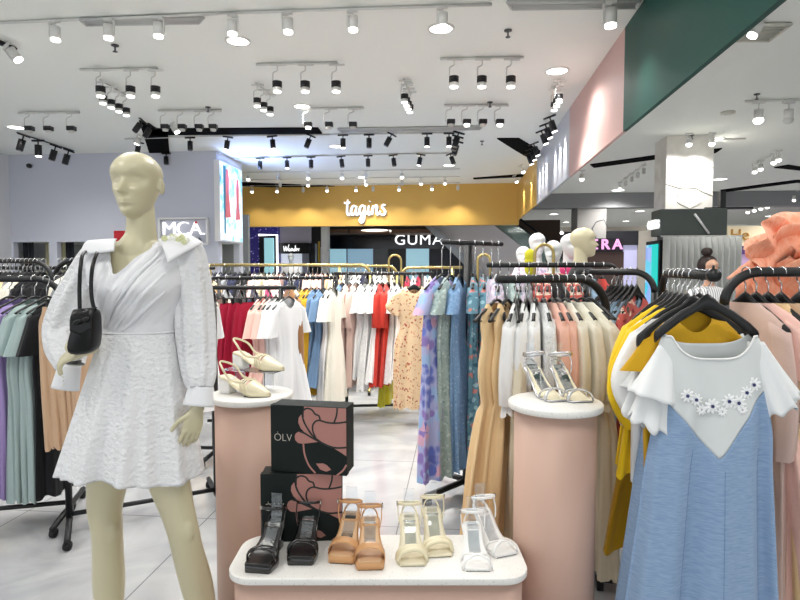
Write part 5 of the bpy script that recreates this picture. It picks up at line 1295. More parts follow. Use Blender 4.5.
# ---------------------------------------------------------------- the nearest white-and-blue dress
F['sheer'] = mat('white_chiffon', 'dde1e0', .7, sheen=.1, spec=.2)
bump(F['sheer'], 30, .12, .003)
m_blue = fabric('pale_blue_chambray', '829dbf', .85, 16, .35, stretch=(1, 1, 9), dist=.002, c2='96aecb')
DN = 1.86
m_slv_ = mat('white_chiffon_sleeve', 'ebeded', .7, spec=.2); bump(m_slv_, 30, .2, .003)
def front_dress(d, dx, label, full, ph=0.0):
    """big flutter-sleeved dress seen from the front; picture columns at distance d give the sizes"""
    k = 1.86 / FPX
    org = P(711 + dx, 300, d)
    e = empty('hanging_dress', org, YAW); tag(e, label, 'dress', 'white and pale blue dresses on the nearest rack')
    X = lambda px: (px - 711) * k
    Z = lambda py: -(py - 300) * k
    # body outline per height: left, right
    tb = [(335, 664, 758, .0), (345, 660, 763, .0), (360, 659, 765, .002), (395, 661, 768, .006), (430, 655, 775, .012), (470, 648, 776, .018), (520, 642, 779, .024), (600, 632, 784, .03), (650, 626, 788, .034)]
    vapex = 457
    def neck(x):  # boat neckline height
        u = (x + 711 * 0) / (X(763) - X(660)) * 2
        return 0
    def body(u, v, front):
        py = 335 + (650 - 335) * v
        l, r_, am = interp(tb, py)
        t = u * 2 - 1
        x = X((l + r_) / 2) + (X(r_) - X(l)) / 2 * math.sin(t * PI / 2)
        dep = (.035 + .05 * v) * math.cos(t * PI / 2)
        fold = am * (math.sin(t * 9 + ph) + .5 * math.sin(t * 17 + 1.3 + ph)) * min(1, 3 * (1 - abs(t)) + .0)
        y = -(dep + fold * .8) if front else dep + fold * .6
        z = Z(py)
        # neckline: centre dips in front
        nd_ = max(0, 1 - ((x - X(711)) / (X(752) - X(711))) ** 4)
        dip = (22 if front else 10) * k * nd_ * max(0, 1 - v / .2)
        return Vector((x, y, z - dip))
    mb = MB(); nu, nv = 72, 70
    vsF = [[body(i / nu, j / nv, True) for i in range(nu + 1)] for j in range(nv + 1)]
    vsB = [[body(i / nu, j / nv, False) for i in range(nu + 1)] for j in range(nv + 1)]
    # cut between white yoke and blue skirt along the V
    def vline(x):  # picture height of the seam for a given x
        px = x / k + 711
        if px < 714: return 457 - (714 - px) * (457 - 396) / (714 - 661)
        return 457 - (px - 714) * (457 - 384) / (768 - 714)
    # remap rows: upper part rows end exactly on the seam
    def part(rows, top, side):
        m_ = MB()
        def fn(u, v):
            t = u * 2 - 1
            # iterate to find seam height at this column
            py = 430
            for _ in range(6):
                l, r_, am = interp(tb, py); x = X((l + r_) / 2) + (X(r_) - X(l)) / 2 * math.sin(t * PI / 2); py = vline(x) if side else vline(x) - 18
            vs_ = (py - 335) / 315
            vv = v * vs_ if top else vs_ + (1 - vs_) * v
            p = body(u, vv, side)
            if top and side: p.y += .002
            return p
        m_.grid(fn, nu, rows); return m_
    f_ = part(26, True, True); b_ = part(26, True, False)
    f_.add(b_.v, b_.f, True); o = f_.build('white_yoke', F['sheer'], e, thick=.0015)
    f_ = part(44, False, True); b_ = part(44, False, False); f_.add(b_.v, b_.f, True); sk = f_.build('blue_skirt', m_blue, e, thick=.0015)
    # seams
    if full:
        mb = MB()
        for u0 in (.38, .53, .76):
            pts = []
            for j in range(30):
                t = u0 * 2 - 1; v = .36 + .64 * j / 29; 
                if u0 == .53: v = .42 + .58 * j / 29
                p = body(u0, v, True); p.y -= .0012; pts.append(p)
            mb.tube(pts, .0007, 4)
        mb.build('seam', mat('blue_seam', '5f7ea8', .9), sk)
        mb = MB(); pts = [body(i / 60, .0, True) for i in range(4, 57)]
        mb.tube([p + Vector((0, -.002, -.003)) for p in pts], .003, 6); mb.build('neck_binding', mat('neck_binding_white', 'f7f7f5', .7), o)
    # flutter sleeves
    for s_ in (-1, 1):
        def sl(u, v):
            a = u * 2 * PI
            # top gathered at the shoulder, bottom flared
            if s_ < 0: cx0, cz0, cx1, cz1, w0, w1 = 668, 345, 651, 424, 8, 19
            else: cx0, cz0, cx1, cz1, w0, w1 = 757, 342, 781, 412, 8, 18
            cx, cz = cx0 + (cx1 - cx0) * v, cz0 + (cz1 - cz0) * v
            w = (w0 + (w1 - w0) * v ** .8) * k
            rp_ = 1 + .16 * v * math.sin(6 * a + s_ + ph)
            x = X(cx) + w * math.cos(a) * rp_; y = w * .75 * math.sin(a) * rp_ * (.5 + .5 * v) 
            z = Z(cz) + w * math.cos(a) * (.35 if s_ > 0 else -.35) * v + .010 * v * math.sin(6 * a + 2)
            if s_ < 0: z -= .02 * v * max(0, -math.sin(a)); 
            return Vector((x, y, z))
        mb = MB(); mb.grid(sl, 56, 18, wrap=True); mb.build('flutter_sleeve', m_slv_, e, thick=.001)
        def sl2(u, v):
            a = u * 2 * PI
            cx0, cz0, cx1, cz1 = (668, 345, 652, 398) if s_ < 0 else (757, 342, 788, 400)
            cx, cz = cx0 + (cx1 - cx0) * v, cz0 + (cz1 - cz0) * v; w = (8 + 14 * v) * k; rp_ = 1 + .14 * v * math.sin(5 * a + 1)
            if s_ > 0: w = (8 + 9 * v) * k
            return Vector((X(cx) + w * math.cos(a) * rp_, (-.018 if s_ < 0 else .01) * v + w * .8 * math.sin(a) * rp_ * (.5 + .5 * v), Z(cz) + w * math.cos(a) * .3 * s_ * v))
        mb = MB(); mb.grid(sl2, 48, 14, wrap=True); mb.build('flutter_sleeve', m_slv_, e, thick=.001)
    if full:
        m_pet = mat('petal_white', 'fafbfb', .6); m_bead = mat('navy_bead', '28356e', .3)
        for i, (fx, fy, fr) in enumerate(((683, 394, 7), (692, 398, 6.5), (707, 404, 8), (723, 399, 7.5), (733, 401, 8), (742, 391, 6.5), (751, 384, 7.5), (698, 408, 5.5), (716, 409, 5), (737, 408, 5))):
            t = (fx - 711) / 53.; u = .5 + math.asin(max(-.99, min(.99, t))) / PI; c_ = body(u, (fy - 335) / 315 - .03, True)
            c_ = Vector((X(fx), c_.y - .004, Z(fy)))
            mb = MB(); n_ = 9
            for q in range(n_):
                a = 2 * PI * q / n_ + i; d_ = Vector((math.cos(a), 0, math.sin(a)))
                M_ = Matrix.Rotation(-a, 3, 'Y')
                mb.ell(c_ + d_ * fr * k * .58 + Vector((0, -.0015, 0)), (fr * k * .45, .0022, fr * k * .2), 10, 6, M=M_)
            fo = mb.build('embroidered_flower', m_pet, e)
            if i < 7:
                mb = MB()
                for q in range(5): a = 2 * PI * q / 5; mb.ell(c_ + Vector((math.cos(a) * .0032, -.005, math.sin(a) * .0032)), .0026, 8, 6)
                mb.build('bead_centre', m_bead, fo)
    return e
# hanger of the front dress, turned the way the picture shows
q = P(707, 275, DN + .0); q.z = zr1
for i, (t, dxx, d_, lb) in enumerate(((.04, 0, DN, 'front white and pale blue dress with embroidered flowers, nearest of all clothes'), (.12, -11, DN + .09, 'second white and pale blue dress just behind the flower-embroidered one'))):
    h = hanger_proto('wide', .075); p = P(708 + dxx * .7, 275, d_); h.location = (p.x, p.y, zr1); h.rotation_euler = (0, 0, YAW + R(2)); h.scale = (.86, 1, .9)
    tag(h, ['broad black hanger of the nearest white and blue dress', 'broad black hanger of the second white and blue dress'][i], 'hanger')
    front_dress(d_, dxx, lb, i == 0, i * 1.3)

# ---------------------------------------------------------------- coral paper flower
def paper_flower():
    c0 = P(793, 266, 2.9); g0 = Vector((c0.x, c0.y, 0))
    e = empty('paper_flower', g0); tag(e, 'giant coral orange fabric flower at the right picture edge', 'decorative flower')
    m = fabric('coral_organza', 'f7a785', .55, 14, .5, stretch=(3, 1, 1), dist=.006, c2='ffc2a4')
    b_ = m.node_tree.nodes['Principled BSDF']; b_.inputs['Subsurface Weight'].default_value = .15; b_.inputs['Subsurface Radius'].default_value = (.05, .02, .015)
    k = 2.9 / FPX; c = Vector((0, 0, c0.z)); rnd = random.Random(5)
    Mc = Matrix.Rotation(YAW, 3, 'Z')
    # (angle from right, counter-clockwise in the picture; length px; width px; forward)
    pets = [(152, 66, 56, .10, 0), (135, 52, 70, .16, 1), (112, 46, 78, .10, 2), (85, 44, 80, .12, 3), (55, 50, 76, .1, 4), (20, 60, 76, .1, 5), (192, 60, 70, .06, 6), (218, 62, 76, .1, 7), (245, 56, 78, .06, 8), (272, 58, 80, .1, 9), (310, 60, 78, .1, 10), (345, 55, 76, .1, 11),
            (150, 34, 54, .22, 12), (100, 32, 52, .24, 13), (40, 34, 52, .24, 14), (350, 34, 52, .22, 15), (290, 36, 54, .22, 16), (220, 36, 54, .22, 17)]
    for ang, ln, wd, fw, sd in pets:
        a = R(ang); d_ = Vector((math.cos(a), 0, math.sin(a))); sdv = Vector((-math.sin(a), 0, math.cos(a)))
        ph = rnd.random() * 6
        def fn(u, v):
            t = u * 2 - 1; w = wd * k / 2 * (math.sin(min(1, v * 1.15 + .12) * PI * .62)) * (1.0 if v < .8 else 1 - (v - .8) * .9)
            r_ = ln * k * (v - .04 * t * t * v + .05 * v * math.sin(5 * t + ph))
            y = -fw * math.sin(v * PI * .75) - .05 * (1 - t * t) * v + .018 * v * math.sin(6 * t + ph) + .005 * math.sin(t * 15 + ph * 2) * v + (.10 * max(0, v - .6) / .4 * (1 if sd % 2 else -1))
            return c + Mc @ (d_ * r_ + sdv * (w * t) + Vector((0, y, 0)))
        mb = MB(); mb.grid(fn, 26, 20); mb.build('petal', m, e, thick=.0025)
    mb = MB(); mb.cyl(Vector((0, .03, 0)), c + Vector((0, .03, 0)), .018, n=12); mb.cyl((0, .03, 0), (0, .03, .02), .2, n=32); mb.build('stem', m_pipe, e)
    mb = MB(); mb.ell(c + Vector((0, -.05, 0)), (.05, .08, .05), 16, 10); mb.build('flower_centre', m, e)
paper_flower()
# ---------------------------------------------------------------- figures
m_manq = mat('cream_mannequin_lacquer', 'cfc7a6', .38, coat=.15)
m_manw = mat('white_mannequin_lacquer', 'cdd1d1', .4)
def head_rings(c, H, W, D, M, feat=1.0, n=96, rows=84, face=None):
    """head as one closed surface; face towards local -Y; c is the centre, M a 3x3 turn"""
    tab = [(0, .012, -.55, -.30), (.03, .30, -.80, -.02), (.08, .46, -.90, .12), (.16, .60, -.96, .30), (.26, .72, -.98, .52), (.4, .86, -.98, .80), (.55, .96, -.99, .97), (.7, 1.0, -1.0, 1.0), (.82, .88, -.88, .90), (.92, .62, -.60, .66), (.97, .38, -.37, .42), (1, .02, -.02, .02)]
    rings = []
    for i in range(rows + 1):
        t = i / rows; t = .5 - .5 * math.cos(PI * t)
        w, f, b = interp(tab, t); w *= W / 2; f *= D * .47; b *= D * .53
        rg = []
        for j in range(n):
            a = 2 * PI * j / n; ca, sa = math.cos(a), math.sin(a)
            x = w * ca * (1 - .10 * (1 if sa < 0 else 0) * abs(sa)); y = (b * sa if sa > 0 else -f * sa)
            if sa < 0:
                X_ = x / (W / 2); fr = min(1, -sa * 1.6)
                g = lambda v, s: math.exp(-(v / s) ** 2)
                np_ = max(0, min(1, (.60 - t) / .22)) * (1 if t > .375 else max(0, 1 - (.375 - t) / .035))
                d = 0
                d -= .029 * g(X_, .105 + .06 * np_) * np_
                for s_ in (-1, 1):
                    d += .020 * g(X_ - s_ * .44, .34) * g(t - .555, .095)
                    d -= .006 * g(X_ - s_ * .40, .16) * g(t - .555, .03)
                    d -= .004 * g(X_ - s_ * .45, .25) * g(t - .42, .07)
                d -= .010 * g(X_, .22) * (g(t - .268, .018) + 1.1 * g(t - .222, .02))
                d += .004 * g(X_, .24) * g(t - .245, .006)
                d += .004 * g(X_, .4) * g(t - .175, .025) - .006 * g(X_, .25) * g(t - .1, .04)
                d -= .001 * g(X_, .8) * g(t - .68, .08)
                y += d * fr * feat
            rg.append(Vector(c) + M @ Vector((x, y, (t - .5) * H)))
        rings.append(rg)
    return rings
def finger(mb, base, dirs, lens, r0):
    pts = [Vector(base)]
    for d, l in zip(dirs, lens): pts.append(pts[-1] + Vector(d).normalized() * l)
    path = smooth_path(pts, 4); n = len(path)
    rad = [r0 * (1.08 - .33 * i / (n - 1)) for i in range(n)]; rad[-1] *= .7
    path.append(path[-1] + (path[-1] - path[-2]).normalized() * r0 * .35); rad.append(r0 * .25)
    mb.tube(path, rad, 10)
def hand(mb, wrist, fwd, palm_n, thumb_side, L=.175, curl=.35, spread=.10, rw=.026):
    """wrist point, direction of the fingers, palm normal (curl goes that way), thumb_side = +1/-1 along fwd x palm_n"""
    f = Vector(fwd).normalized(); n = Vector(palm_n); n = (n - f * n.dot(f)).normalized(); s = f.cross(n) * thumb_side
    w = Vector(wrist); pl = L * .50
    rings = []
    for t, hw, ht in ((-.25, .8 * rw, .7 * rw), (0, .95 * rw, .68 * rw), (.3, 1.25 * rw, .60 * rw), (.7, 1.55 * rw, .52 * rw), (.95, 1.55 * rw, .42 * rw), (1.04, 1.4 * rw, .3 * rw)):
        c = w + f * pl * t + n * (.004 * t)
        rings.append([c + s * hw * math.cos(2*PI*j/20) + n * ht * math.sin(2*PI*j/20) for j in range(20)])
    mb.loft(rings)
    for i, (o, ln) in enumerate(((1.12, .44), (.38, .49), (-.36, .46), (-1.05, .36))):
        b = w + f * pl * .90 + s * rw * o
        sp = s * spread * (o * .9)
        c1 = curl * (1 + .12 * i)
        d1 = f * math.cos(c1) + n * math.sin(c1) + sp; d2 = f * math.cos(2.0 * c1) + n * math.sin(2.0 * c1) + sp * .7; d3 = f * math.cos(2.7 * c1) + n * math.sin(2.7 * c1) + sp * .5
        finger(mb, b, (d1, d2, d3), (L * ln * .48, L * ln * .30, L * ln * .24), .0078)
    b = w + f * pl * .28 + s * rw * 1.0
    finger(mb, b, (f * .75 + s * .75 + n * .3, f * .95 + s * .35 + n * .4, f + s * .05 + n * .4), (L * .20, L * .17, L * .13), .0090)
def limb(mb, pts, n=24, k=5):
    """pts rows: (x, y, z, r[, r2])"""
    P_ = smooth_path([(p[0], p[1], p[2]) for p in pts], k)
    rr_ = smooth_path([(p[3], p[4] if len(p) > 4 else p[3], 0) for p in pts], k)
    mb.tube(P_, [max(.003, q.x) for q in rr_], n, rb=[max(.003, q.y) for q in rr_], up=(1, 0, 0))
def fuse(mb, name, m, parent, voxel=.0035, smooth=3, loc=None):
    """join overlapping lofts into one continuous skin"""
    o = mb.build(name, m, parent, loc=loc)
    md = o.modifiers.new('skin', 'REMESH'); md.mode = 'VOXEL'; md.voxel_size = voxel; md.use_smooth_shade = True
    md = o.modifiers.new('soft', 'SMOOTH'); md.factor = .5; md.iterations = smooth
    bpy.context.view_layer.update()
    me = bpy.data.meshes.new_from_object(o.evaluated_get(bpy.context.evaluated_depsgraph_get()))
    o.modifiers.clear(); o.data = me; me.name = name
    me.polygons.foreach_set('use_smooth', [True] * len(me.polygons))
    return o

# ---- the big mannequin. Local frame: x right, y away, z up, origin on the floor under the neck
DM = 2.05
MO = P(134, 270, DM); MO.z = 0
def ML(px, py, dy=0.0):
    q = P(px, py, DM + dy) - MO
    return Vector((q.dot(Rh), q.dot(Fh), q.z))
kM = DM / FPX
man = empty('mannequin', MO, YAW); tag(man, 'tall cream female mannequin in a white wrap dress, left foreground', 'mannequin')
mb = MB()
Mh = Matrix.Rotation(R(-4), 3, 'Z') @ Matrix.Rotation(R(3), 3, 'X')
hc = ML(136.5, 185.5, 0)
mb.loft(head_rings(hc, .232, .166, .20, Mh, feat=1.3), cap0=True, cap1=True)
for s_ in (-1, 1): mb.ell(hc + Mh @ Vector((s_ * .084, .012, -.005)), (.009, .017, .028), 12, 10, M=Mh)
def lp(px, py, dy, r, r2=None): v = ML(px, py, dy); return (v.x, v.y, v.z, r, r2 or r)
# neck
limb(mb, [lp(139, 188, .02, .044, .05), lp(140, 205, .022, .046, .050), lp(141, 222, .02, .048, .051), lp(141, 236, .02, .054, .056), lp(139, 248, .02, .075, .07), lp(138, 258, .02, .10, .07)])
# torso: rows of (centre px, py, half width px, half depth m, dy)
rows_ = [(138, 240, 16, .045, .02), (138, 247, 34, .055, .02), (138, 256, 46, .07, .02), (138, 268, 47, .085, .015), (138, 285, 42, .10, .0), (139, 300, 38, .095, .0), (139, 318, 34, .083, .01), (139, 332, 33, .08, .01), (139, 350, 38, .09, .015), (138, 372, 45, .105, .02), (137, 395, 48, .108, .02), (137, 415, 46, .10, .02), (137, 432, 36, .07, .02)]
rings = []
sp_ = smooth_path([(a, b, c) for a, b, c, d, e_ in rows_], 4); sp2 = smooth_path([(d, e_, 0) for a, b, c, d, e_ in rows_], 4)
for p_, q_ in zip(sp_, sp2):
    c = ML(p_.x, p_.y, q_.y); rings.append([c + Vector((p_.z * kM * math.cos(2*PI*j/40), q_.x * math.sin(2*PI*j/40), 0)) for j in range(40)])
mb.loft(rings)
for s_ in (-1, 1): mb.ell(ML(138 + s_ * 20, 285, -.035), (.055, .05, .055), 20, 14)
# legs
zk = lambda px, py, dy, r, r2=None: lp(px, py, dy, r, r2)
limb(mb, [zk(118, 405, .02, .078, .09), zk(115, 440, .01, .080, .086), zk(108, 480, 0, .069, .074), zk(105, 508, 0, .058, .062), zk(107, 530, -.005, .052, .056), zk(108, 552, .005, .052, .055), zk(109, 585, .02, .054, .058), zk(110, 625, .02, .042, .045), zk(111, 665, .01, .030, .034), (ML(111, 270).x, .01, .09, .028, .032), (ML(111, 270).x, 0, .05, .03, .036)])
limb(mb, [zk(156, 405, .02, .078, .09), zk(160, 440, .0, .080, .086), zk(169, 480, -.02, .070, .074), zk(177, 508, -.03, .058, .062), zk(183, 530, -.035, .053, .057), zk(188, 552, -.025, .053, .055), zk(197, 585, 0, .055, .058), zk(206, 625, .01, .043, .045), zk(213, 665, .01, .030, .034), (ML(216, 270).x, .01, .09, .028, .032), (ML(217, 270).x, 0, .05, .03, .036)])
for fx in (ML(111, 270).x, ML(218, 270).x):
    limb(mb, [(fx, .05, .05, .028, .03), (fx, .0, .045, .034, .034), (fx, -.07, .03, .04, .022), (fx, -.13, .022, .042, .016), (fx, -.17, .018, .03, .012)], k=3)
for kx, ky, kd in ((107, 532, -.030), (183, 533, -.064)): mb.ell(ML(kx, ky, kd), (.040, .026, .055), 16, 12)
# arms
limb(mb, [lp(97, 260, .02, .038), lp(83, 280, .03, .042), lp(67, 312, .06, .042), lp(60, 334, .07, .036), lp(66, 345, .03, .034), lp(78, 349, -.04, .028), lp(90, 347, -.09, .024)])
limb(mb, [lp(184, 252, .02, .05), lp(191, 275, .02, .046), lp(197, 315, .02, .038), lp(200, 345, .0, .036), lp(200, 375, -.02, .030), lp(198, 398, -.04, .024), lp(197, 410, -.055, .024)])
wR = ML(197, 408, -.055)
hand(mb, wR, Vector((-.22, -.05, -1)), Vector((-.62, .62, .1)), -1, L=.178, curl=.24, spread=.09, rw=.025)
wL = ML(90, 349, -.12)
hand(mb, wL, Vector((-1, -.2, -.32)), Vector((-.25, .25, -.9)), -1, L=.16, curl=.42, spread=.14, rw=.024)
body_o = fuse(mb, 'body', m_manq, man, .0035, 3)
# base plate
mb = MB(); mb.cyl((ML(165, 270).x, .02, .0), (ML(165, 270).x, .02, .008), .28, n=64); mb.build('base_plate', mat('glass_base_grey', 'b8bcbc', .2), man)
mb = MB(); mb.cyl((ML(111, 270).x, .06, .0), (ML(111, 270).x, .06, .12), .006, n=8); mb.build('base_peg', m_chrome, man)

# ---- wrap dress, a child of the mannequin (clothing)
m_dr = fabric('white_crinkled_satin', 'ececed', .45, 55, 1.0, stretch=(1, 1, 1.5), dist=.010)
m_dr.node_tree.nodes['Principled BSDF'].inputs['Sheen Weight'].default_value = .1
m_drp = fabric('white_plain_satin', 'e8e8ea', .55, 34, .35)
dress = empty('wrap_dress', (0, 0, 0), parent=man)
# skirt: waist at 331, hem about 480
def skirt(u, v):
    a = u * 2 * PI; ca, sa = math.cos(a), math.sin(a)
    t = v; py = 331 + 137 * t
    cx = 139.5 - 7 * t + 0 * t
    hw = (36.5 + 33.5 * t ** 1.0) * kM; dp = .094 + .10 * t
    am = .014 * t ** .8
    f = am * (math.sin(9 * a + .6) + .6 * math.sin(14 * a + 2.2 + .8 * t) + .35 * math.sin(23 * a + 1))
    r_ = 1 + f / .14
    c = ML(cx, py, .012)
    z = 0
    if t > .5:
        px = 133 + 70 * ca; z = (.012 * math.sin(px * .05 + 1.5) - .012 * ca) * (t - .5) * 2
    return Vector((c.x + hw * ca * (1 + f * 1.5), c.y + dp * sa * r_, c.z + z))
mb = MB(); mb.grid(skirt, 200, 60, wrap=True); mb.build('skirt', m_dr, dress, thick=.002)
# bodice: torso surface, top edge follows a V neckline
bt = [(0, 139.5, 331, 36.5, .092, .012), (.12, 139.5, 320, 37, .095, .010), (.3, 139, 305, 40.5, .112, .0), (.48, 138.5, 288, 45, .128, -.012), (.62, 138, 272, 49, .112, .0), (.76, 138, 258, 50, .088, .012), (.86, 138, 249, 44, .076, .018), (.94, 138.5, 243, 31, .068, .02), (1.0, 139, 239, 19, .060, .02)]
def tors(a, s):
    cx, py, hw, dp, dy = interp(bt, s)
    c = ML(cx, py, dy); ca, sa = math.cos(a), math.sin(a)
    y = dp * sa
    if sa < 0: y = dp * sa * (1 - .10 * math.exp(-(ca / .18) ** 2) * max(0, min(1, (s - .2) / .2)))
    return Vector((c.x + hw * kM * (abs(ca) ** .92) * (1 if ca > 0 else -1), c.y + y, c.z))
def neck_s(ca, sa):
    if sa > 0: return .95
    return interp([(-1, .95), (-.64, .94), (-.41, .86), (-.27, .76), (-.15, .60), (.16, .76), (.45, .86), (.72, .94), (1, .95)], ca)[0]
def bod(u, v):
    a = u * 2 * PI; ca, sa = math.cos(a), math.sin(a)
    s = v * neck_s(ca, sa)
    p = tors(a, s)
    if sa < 0:
        # soft gathers running from the waist at left up to the right shoulder
        q = (ca + .95) * .9 - s * 1.5
        w = math.exp(-((ca + .1) / .75) ** 2) * min(1, s * 5)
        d = .0045 * math.sin(q * 22) * w + .003 * math.sin(q * 41 + 1) * w
        p.y -= d + .004 * w
    else: p.y += .003
    return p
mb = MB(); mb.grid(bod, 180, 70, wrap=True); mb.build('bodice', m_drp, dress, thick=.0015)
# overlapping wrap edge: a soft rolled band from left waist across to the right collar
def on_t(ca, s, lift=.005):
    a = -math.acos(max(-1, min(1, ca))); p = tors(a, s); p.y -= lift; return p
mb = MB()
for k_, (c0_, s0_, c1_, s1_, bow) in enumerate(((-.62, .06, .62, .90, .10), (-.66, .05, .62, .82, .02), (-.5, .04, .60, .74, -.02), (-.35, .03, .72, .60, -.03), (-.1, .03, .8, .45, -.03))):
    pts = [on_t(c0_ + (c1_ - c0_) * t + .0, s0_ + (s1_ - s0_) * (t ** (1 - bow)), .005) for t in [i / 16 for i in range(17)]]
    rad = [.007 + .002 * math.sin(t * PI) if k_ == 0 else .0055 * math.sin(max(.08, min(.97, t)) * PI) ** .5 for t in [i / 16 for i in range(17)]]
    mb.tube(pts, [r_ * .55 for r_ in rad], 10, rb=[r_ * 1.5 for r_ in rad], up=(0, 1, 0))
mb.build('wrap_edge', m_drp, dress)
# waist seam
mb = MB(); pts = [Vector((p.x, p.y, p.z)) + Vector((0, 0, 0)) for p in [tors(2 * PI * i / 60, 0.0) for i in range(61)]]
pts = [Vector((ML(139.5, 331).x + (p.x - ML(139.5, 331).x) * 1.02, p.y * 1.02, p.z)) for p in pts]; mb.tube(pts, .0035, 6); mb.build('waist_seam', m_drp, dress)
# collar flaps
def collar(corners, lift, name='collar'):
    mb = MB(); A, B, C_, D = corners
    def fn(u, v):
        p = (A.lerp(B, u)).lerp(D.lerp(C_, u), v); return p + Vector((0, -.012 * math.sin(u * PI) * lift, .012 * math.sin(v * PI)))
    mb.grid(fn, 14, 10); return mb.build(name, m_drp, dress, thick=.004)
collar([ML(117, 239, -.03), ML(88, 241, -.03), ML(80, 256, -.045), ML(114, 251, -.115)], 1)
cl = collar([ML(158, 240, -.045), ML(176, 234, .03), ML(203, 243, .0), ML(168, 263, -.115)], .8)
m_fl = mat('pale_green_embroidery', 'd3d6a6', .6); m_fw = mat('white_embroidery', 'f3f2ea', .6)
rf = random.Random(2)
for i in range(11):
    u, v = rf.uniform(.25, .8), rf.uniform(.2, .75)
    A, B, C_, D = ML(158, 240, -.045), ML(176, 234, .03), ML(203, 243, .0), ML(168, 263, -.115)
    c = (A.lerp(B, u)).lerp(D.lerp(C_, u), v) + Vector((0, -.014, .014))
    mb = MB()
    for q in range(5): a = 2 * PI * q / 5 + i; mb.ell(c + Vector((math.cos(a) * .006, -.002, math.sin(a) * .006)), (.005, .003, .005), 8, 5)
    mb.build('embroidered_flower', m_fl if i % 3 else m_fw, cl)
# sleeves
def sleeve(rows, name, n=48, folds=7, am=.006, m=m_dr):
    P_ = smooth_path([tuple(ML(a, b, c)) for a, b, c, d in rows], 6); Q_ = smooth_path([(d, 0, 0) for a, b, c, d in rows], 6)
    mb = MB(); rings = []
    for i, (p, q) in enumerate(zip(P_, Q_)):
        t = (P_[min(i + 1, len(P_) - 1)] - P_[max(i - 1, 0)]).normalized(); b_ = Vector((0, 1, 0)); b_ = (b_ - t * b_.dot(t)).normalized(); a_ = t.cross(b_)
        v = i / (len(P_) - 1)
        rings.append([p + a_ * q.x * math.cos(2*PI*j/n) * (1 + am / .05 * math.sin(folds * 2*PI*j/n + v * 3)) + b_ * q.x * .9 * math.sin(2*PI*j/n) * (1 + am / .05 * math.sin(folds * 2*PI*j/n + v * 3)) for j in range(n)])
    mb.loft(rings, cap0=False, cap1=False); return mb.build(name, m, dress, thick=.0015)
sleeve([(102, 250, .02, .036), (95, 257, .02, .047), (85, 278, .03, .056), (73, 306, .05, .066), (67, 328, .06, .072), (67, 345, .03, .068), (69, 358, .0, .054), (70, 366, -.015, .044)], 'sleeve')
sleeve([(176, 246, .02, .040), (184, 253, .02, .062), (190, 274, .02, .062), (194, 300, .02, .062), (196, 330, .01, .064), (198, 355, .0, .060), (200, 375, -.02, .054), (200, 388, -.035, .040)], 'sleeve')
# cuffs
def cuff(p0, p1, r0, r1, name='cuff', flat=.75):
    mb = MB(); n = 40; rings = []
    t = (p1 - p0).normalized(); b_ = Vector((0, 1, 0)); b_ = (b_ - t * b_.dot(t)).normalized(); a_ = t.cross(b_)
    for i in range(9):
        v = i / 8; c = p0.lerp(p1, v); r_ = r0 + (r1 - r0) * v
        rings.append([c + a_ * r_ * math.cos(2*PI*j/n) * (1 + .02 * math.sin(5 * 2*PI*j/n) * v) + b_ * r_ * flat * math.sin(2*PI*j/n) for j in range(n)])
    mb.loft(rings, cap0=False, cap1=False); return mb.build(name, m_drp, dress, thick=.003)
c1_ = cuff(ML(70, 364, -.02), ML(65, 389, -.03), .036, .046)
c2_ = cuff(ML(201, 386, -.035), ML(198, 406, -.05), .040, .052)
mb = MB()
for i in range(5): mb.ell(ML(62 + .2 * i, 369 + i * 4, -.066), .0035, 8, 6)
mb.build('button', m_fw, c1_)

# ---- shoulder bag hanging from the mannequin's shoulder
bag = empty('shoulder_bag', MO + Vector((0, 0, 0)), YAW); tag(bag, 'small black leather shoulder bag hanging from the mannequin shoulder', 'bag')
m_lea = mat('black_leather', '050506', .35, spec=.35); bump(m_lea, 180, .25, .001)
bc = [ML(78, 311, -.155), ML(94, 309, -.155), ML(98, 322, -.155), ML(95, 350, -.155), ML(72, 352, -.155), ML(76, 326, -.155)]
rings = []
for dy, sh in ((-.035, .86), (-.025, .97), (0, 1), (.025, .97), (.035, .86)):
    c = sum(bc, Vector()) / 6; pts = smooth_path(bc + [bc[0]], 5)[:-1]
    rings.append([c + (p - c) * sh + Vector((0, dy, 0)) for p in pts])
mb = MB(); mb.loft(rings); mb.build('bag_body', m_lea, bag)
def flap(u, v):
    l, r_ = ML(76.5, 312, -.155), ML(97.5, 310, -.155)
    p = l.lerp(r_, u); a = v * 2.2
    return p + Vector((0, -.040 * math.sin(min(a, PI / 2)) + .0, .008 * math.cos(a) - .042 * max(0, a - .5) * (1 - .25 * abs(u - .5) * 2)))
mb = MB(); mb.grid(flap, 16, 12); mb.build('flap', m_lea, bag, thick=.004)
cb = ML(81, 321, -.205); mb = MB()
for s_ in (-1, 1): mb.ell(cb + Vector((s_ * .014, 0, .004 * s_)), (.014, .006, .008), 12, 8, M=Matrix.Rotation(R(-25 * 1), 3, 'Y'))
mb.ell(cb, (.005, .007, .006), 10, 6); mb.build('bow', m_lea, bag)
for pts in ([ML(90, 249, -.03), ML(83, 254, -.09), ML(80.5, 267, -.135), ML(79.5, 285, -.15), ML(79.5, 300, -.155), ML(80, 313, -.155)], [ML(101, 248, -.04), ML(97, 253, -.10), ML(92.5, 267, -.145), ML(91, 285, -.155), ML(92, 300, -.155), ML(95, 311, -.155)]):
    mb = MB(); mb.tube(smooth_path(pts, 5), .0065, 8, rb=.0028, up=(1, 0, 0)); mb.build('strap', m_lea, bag)

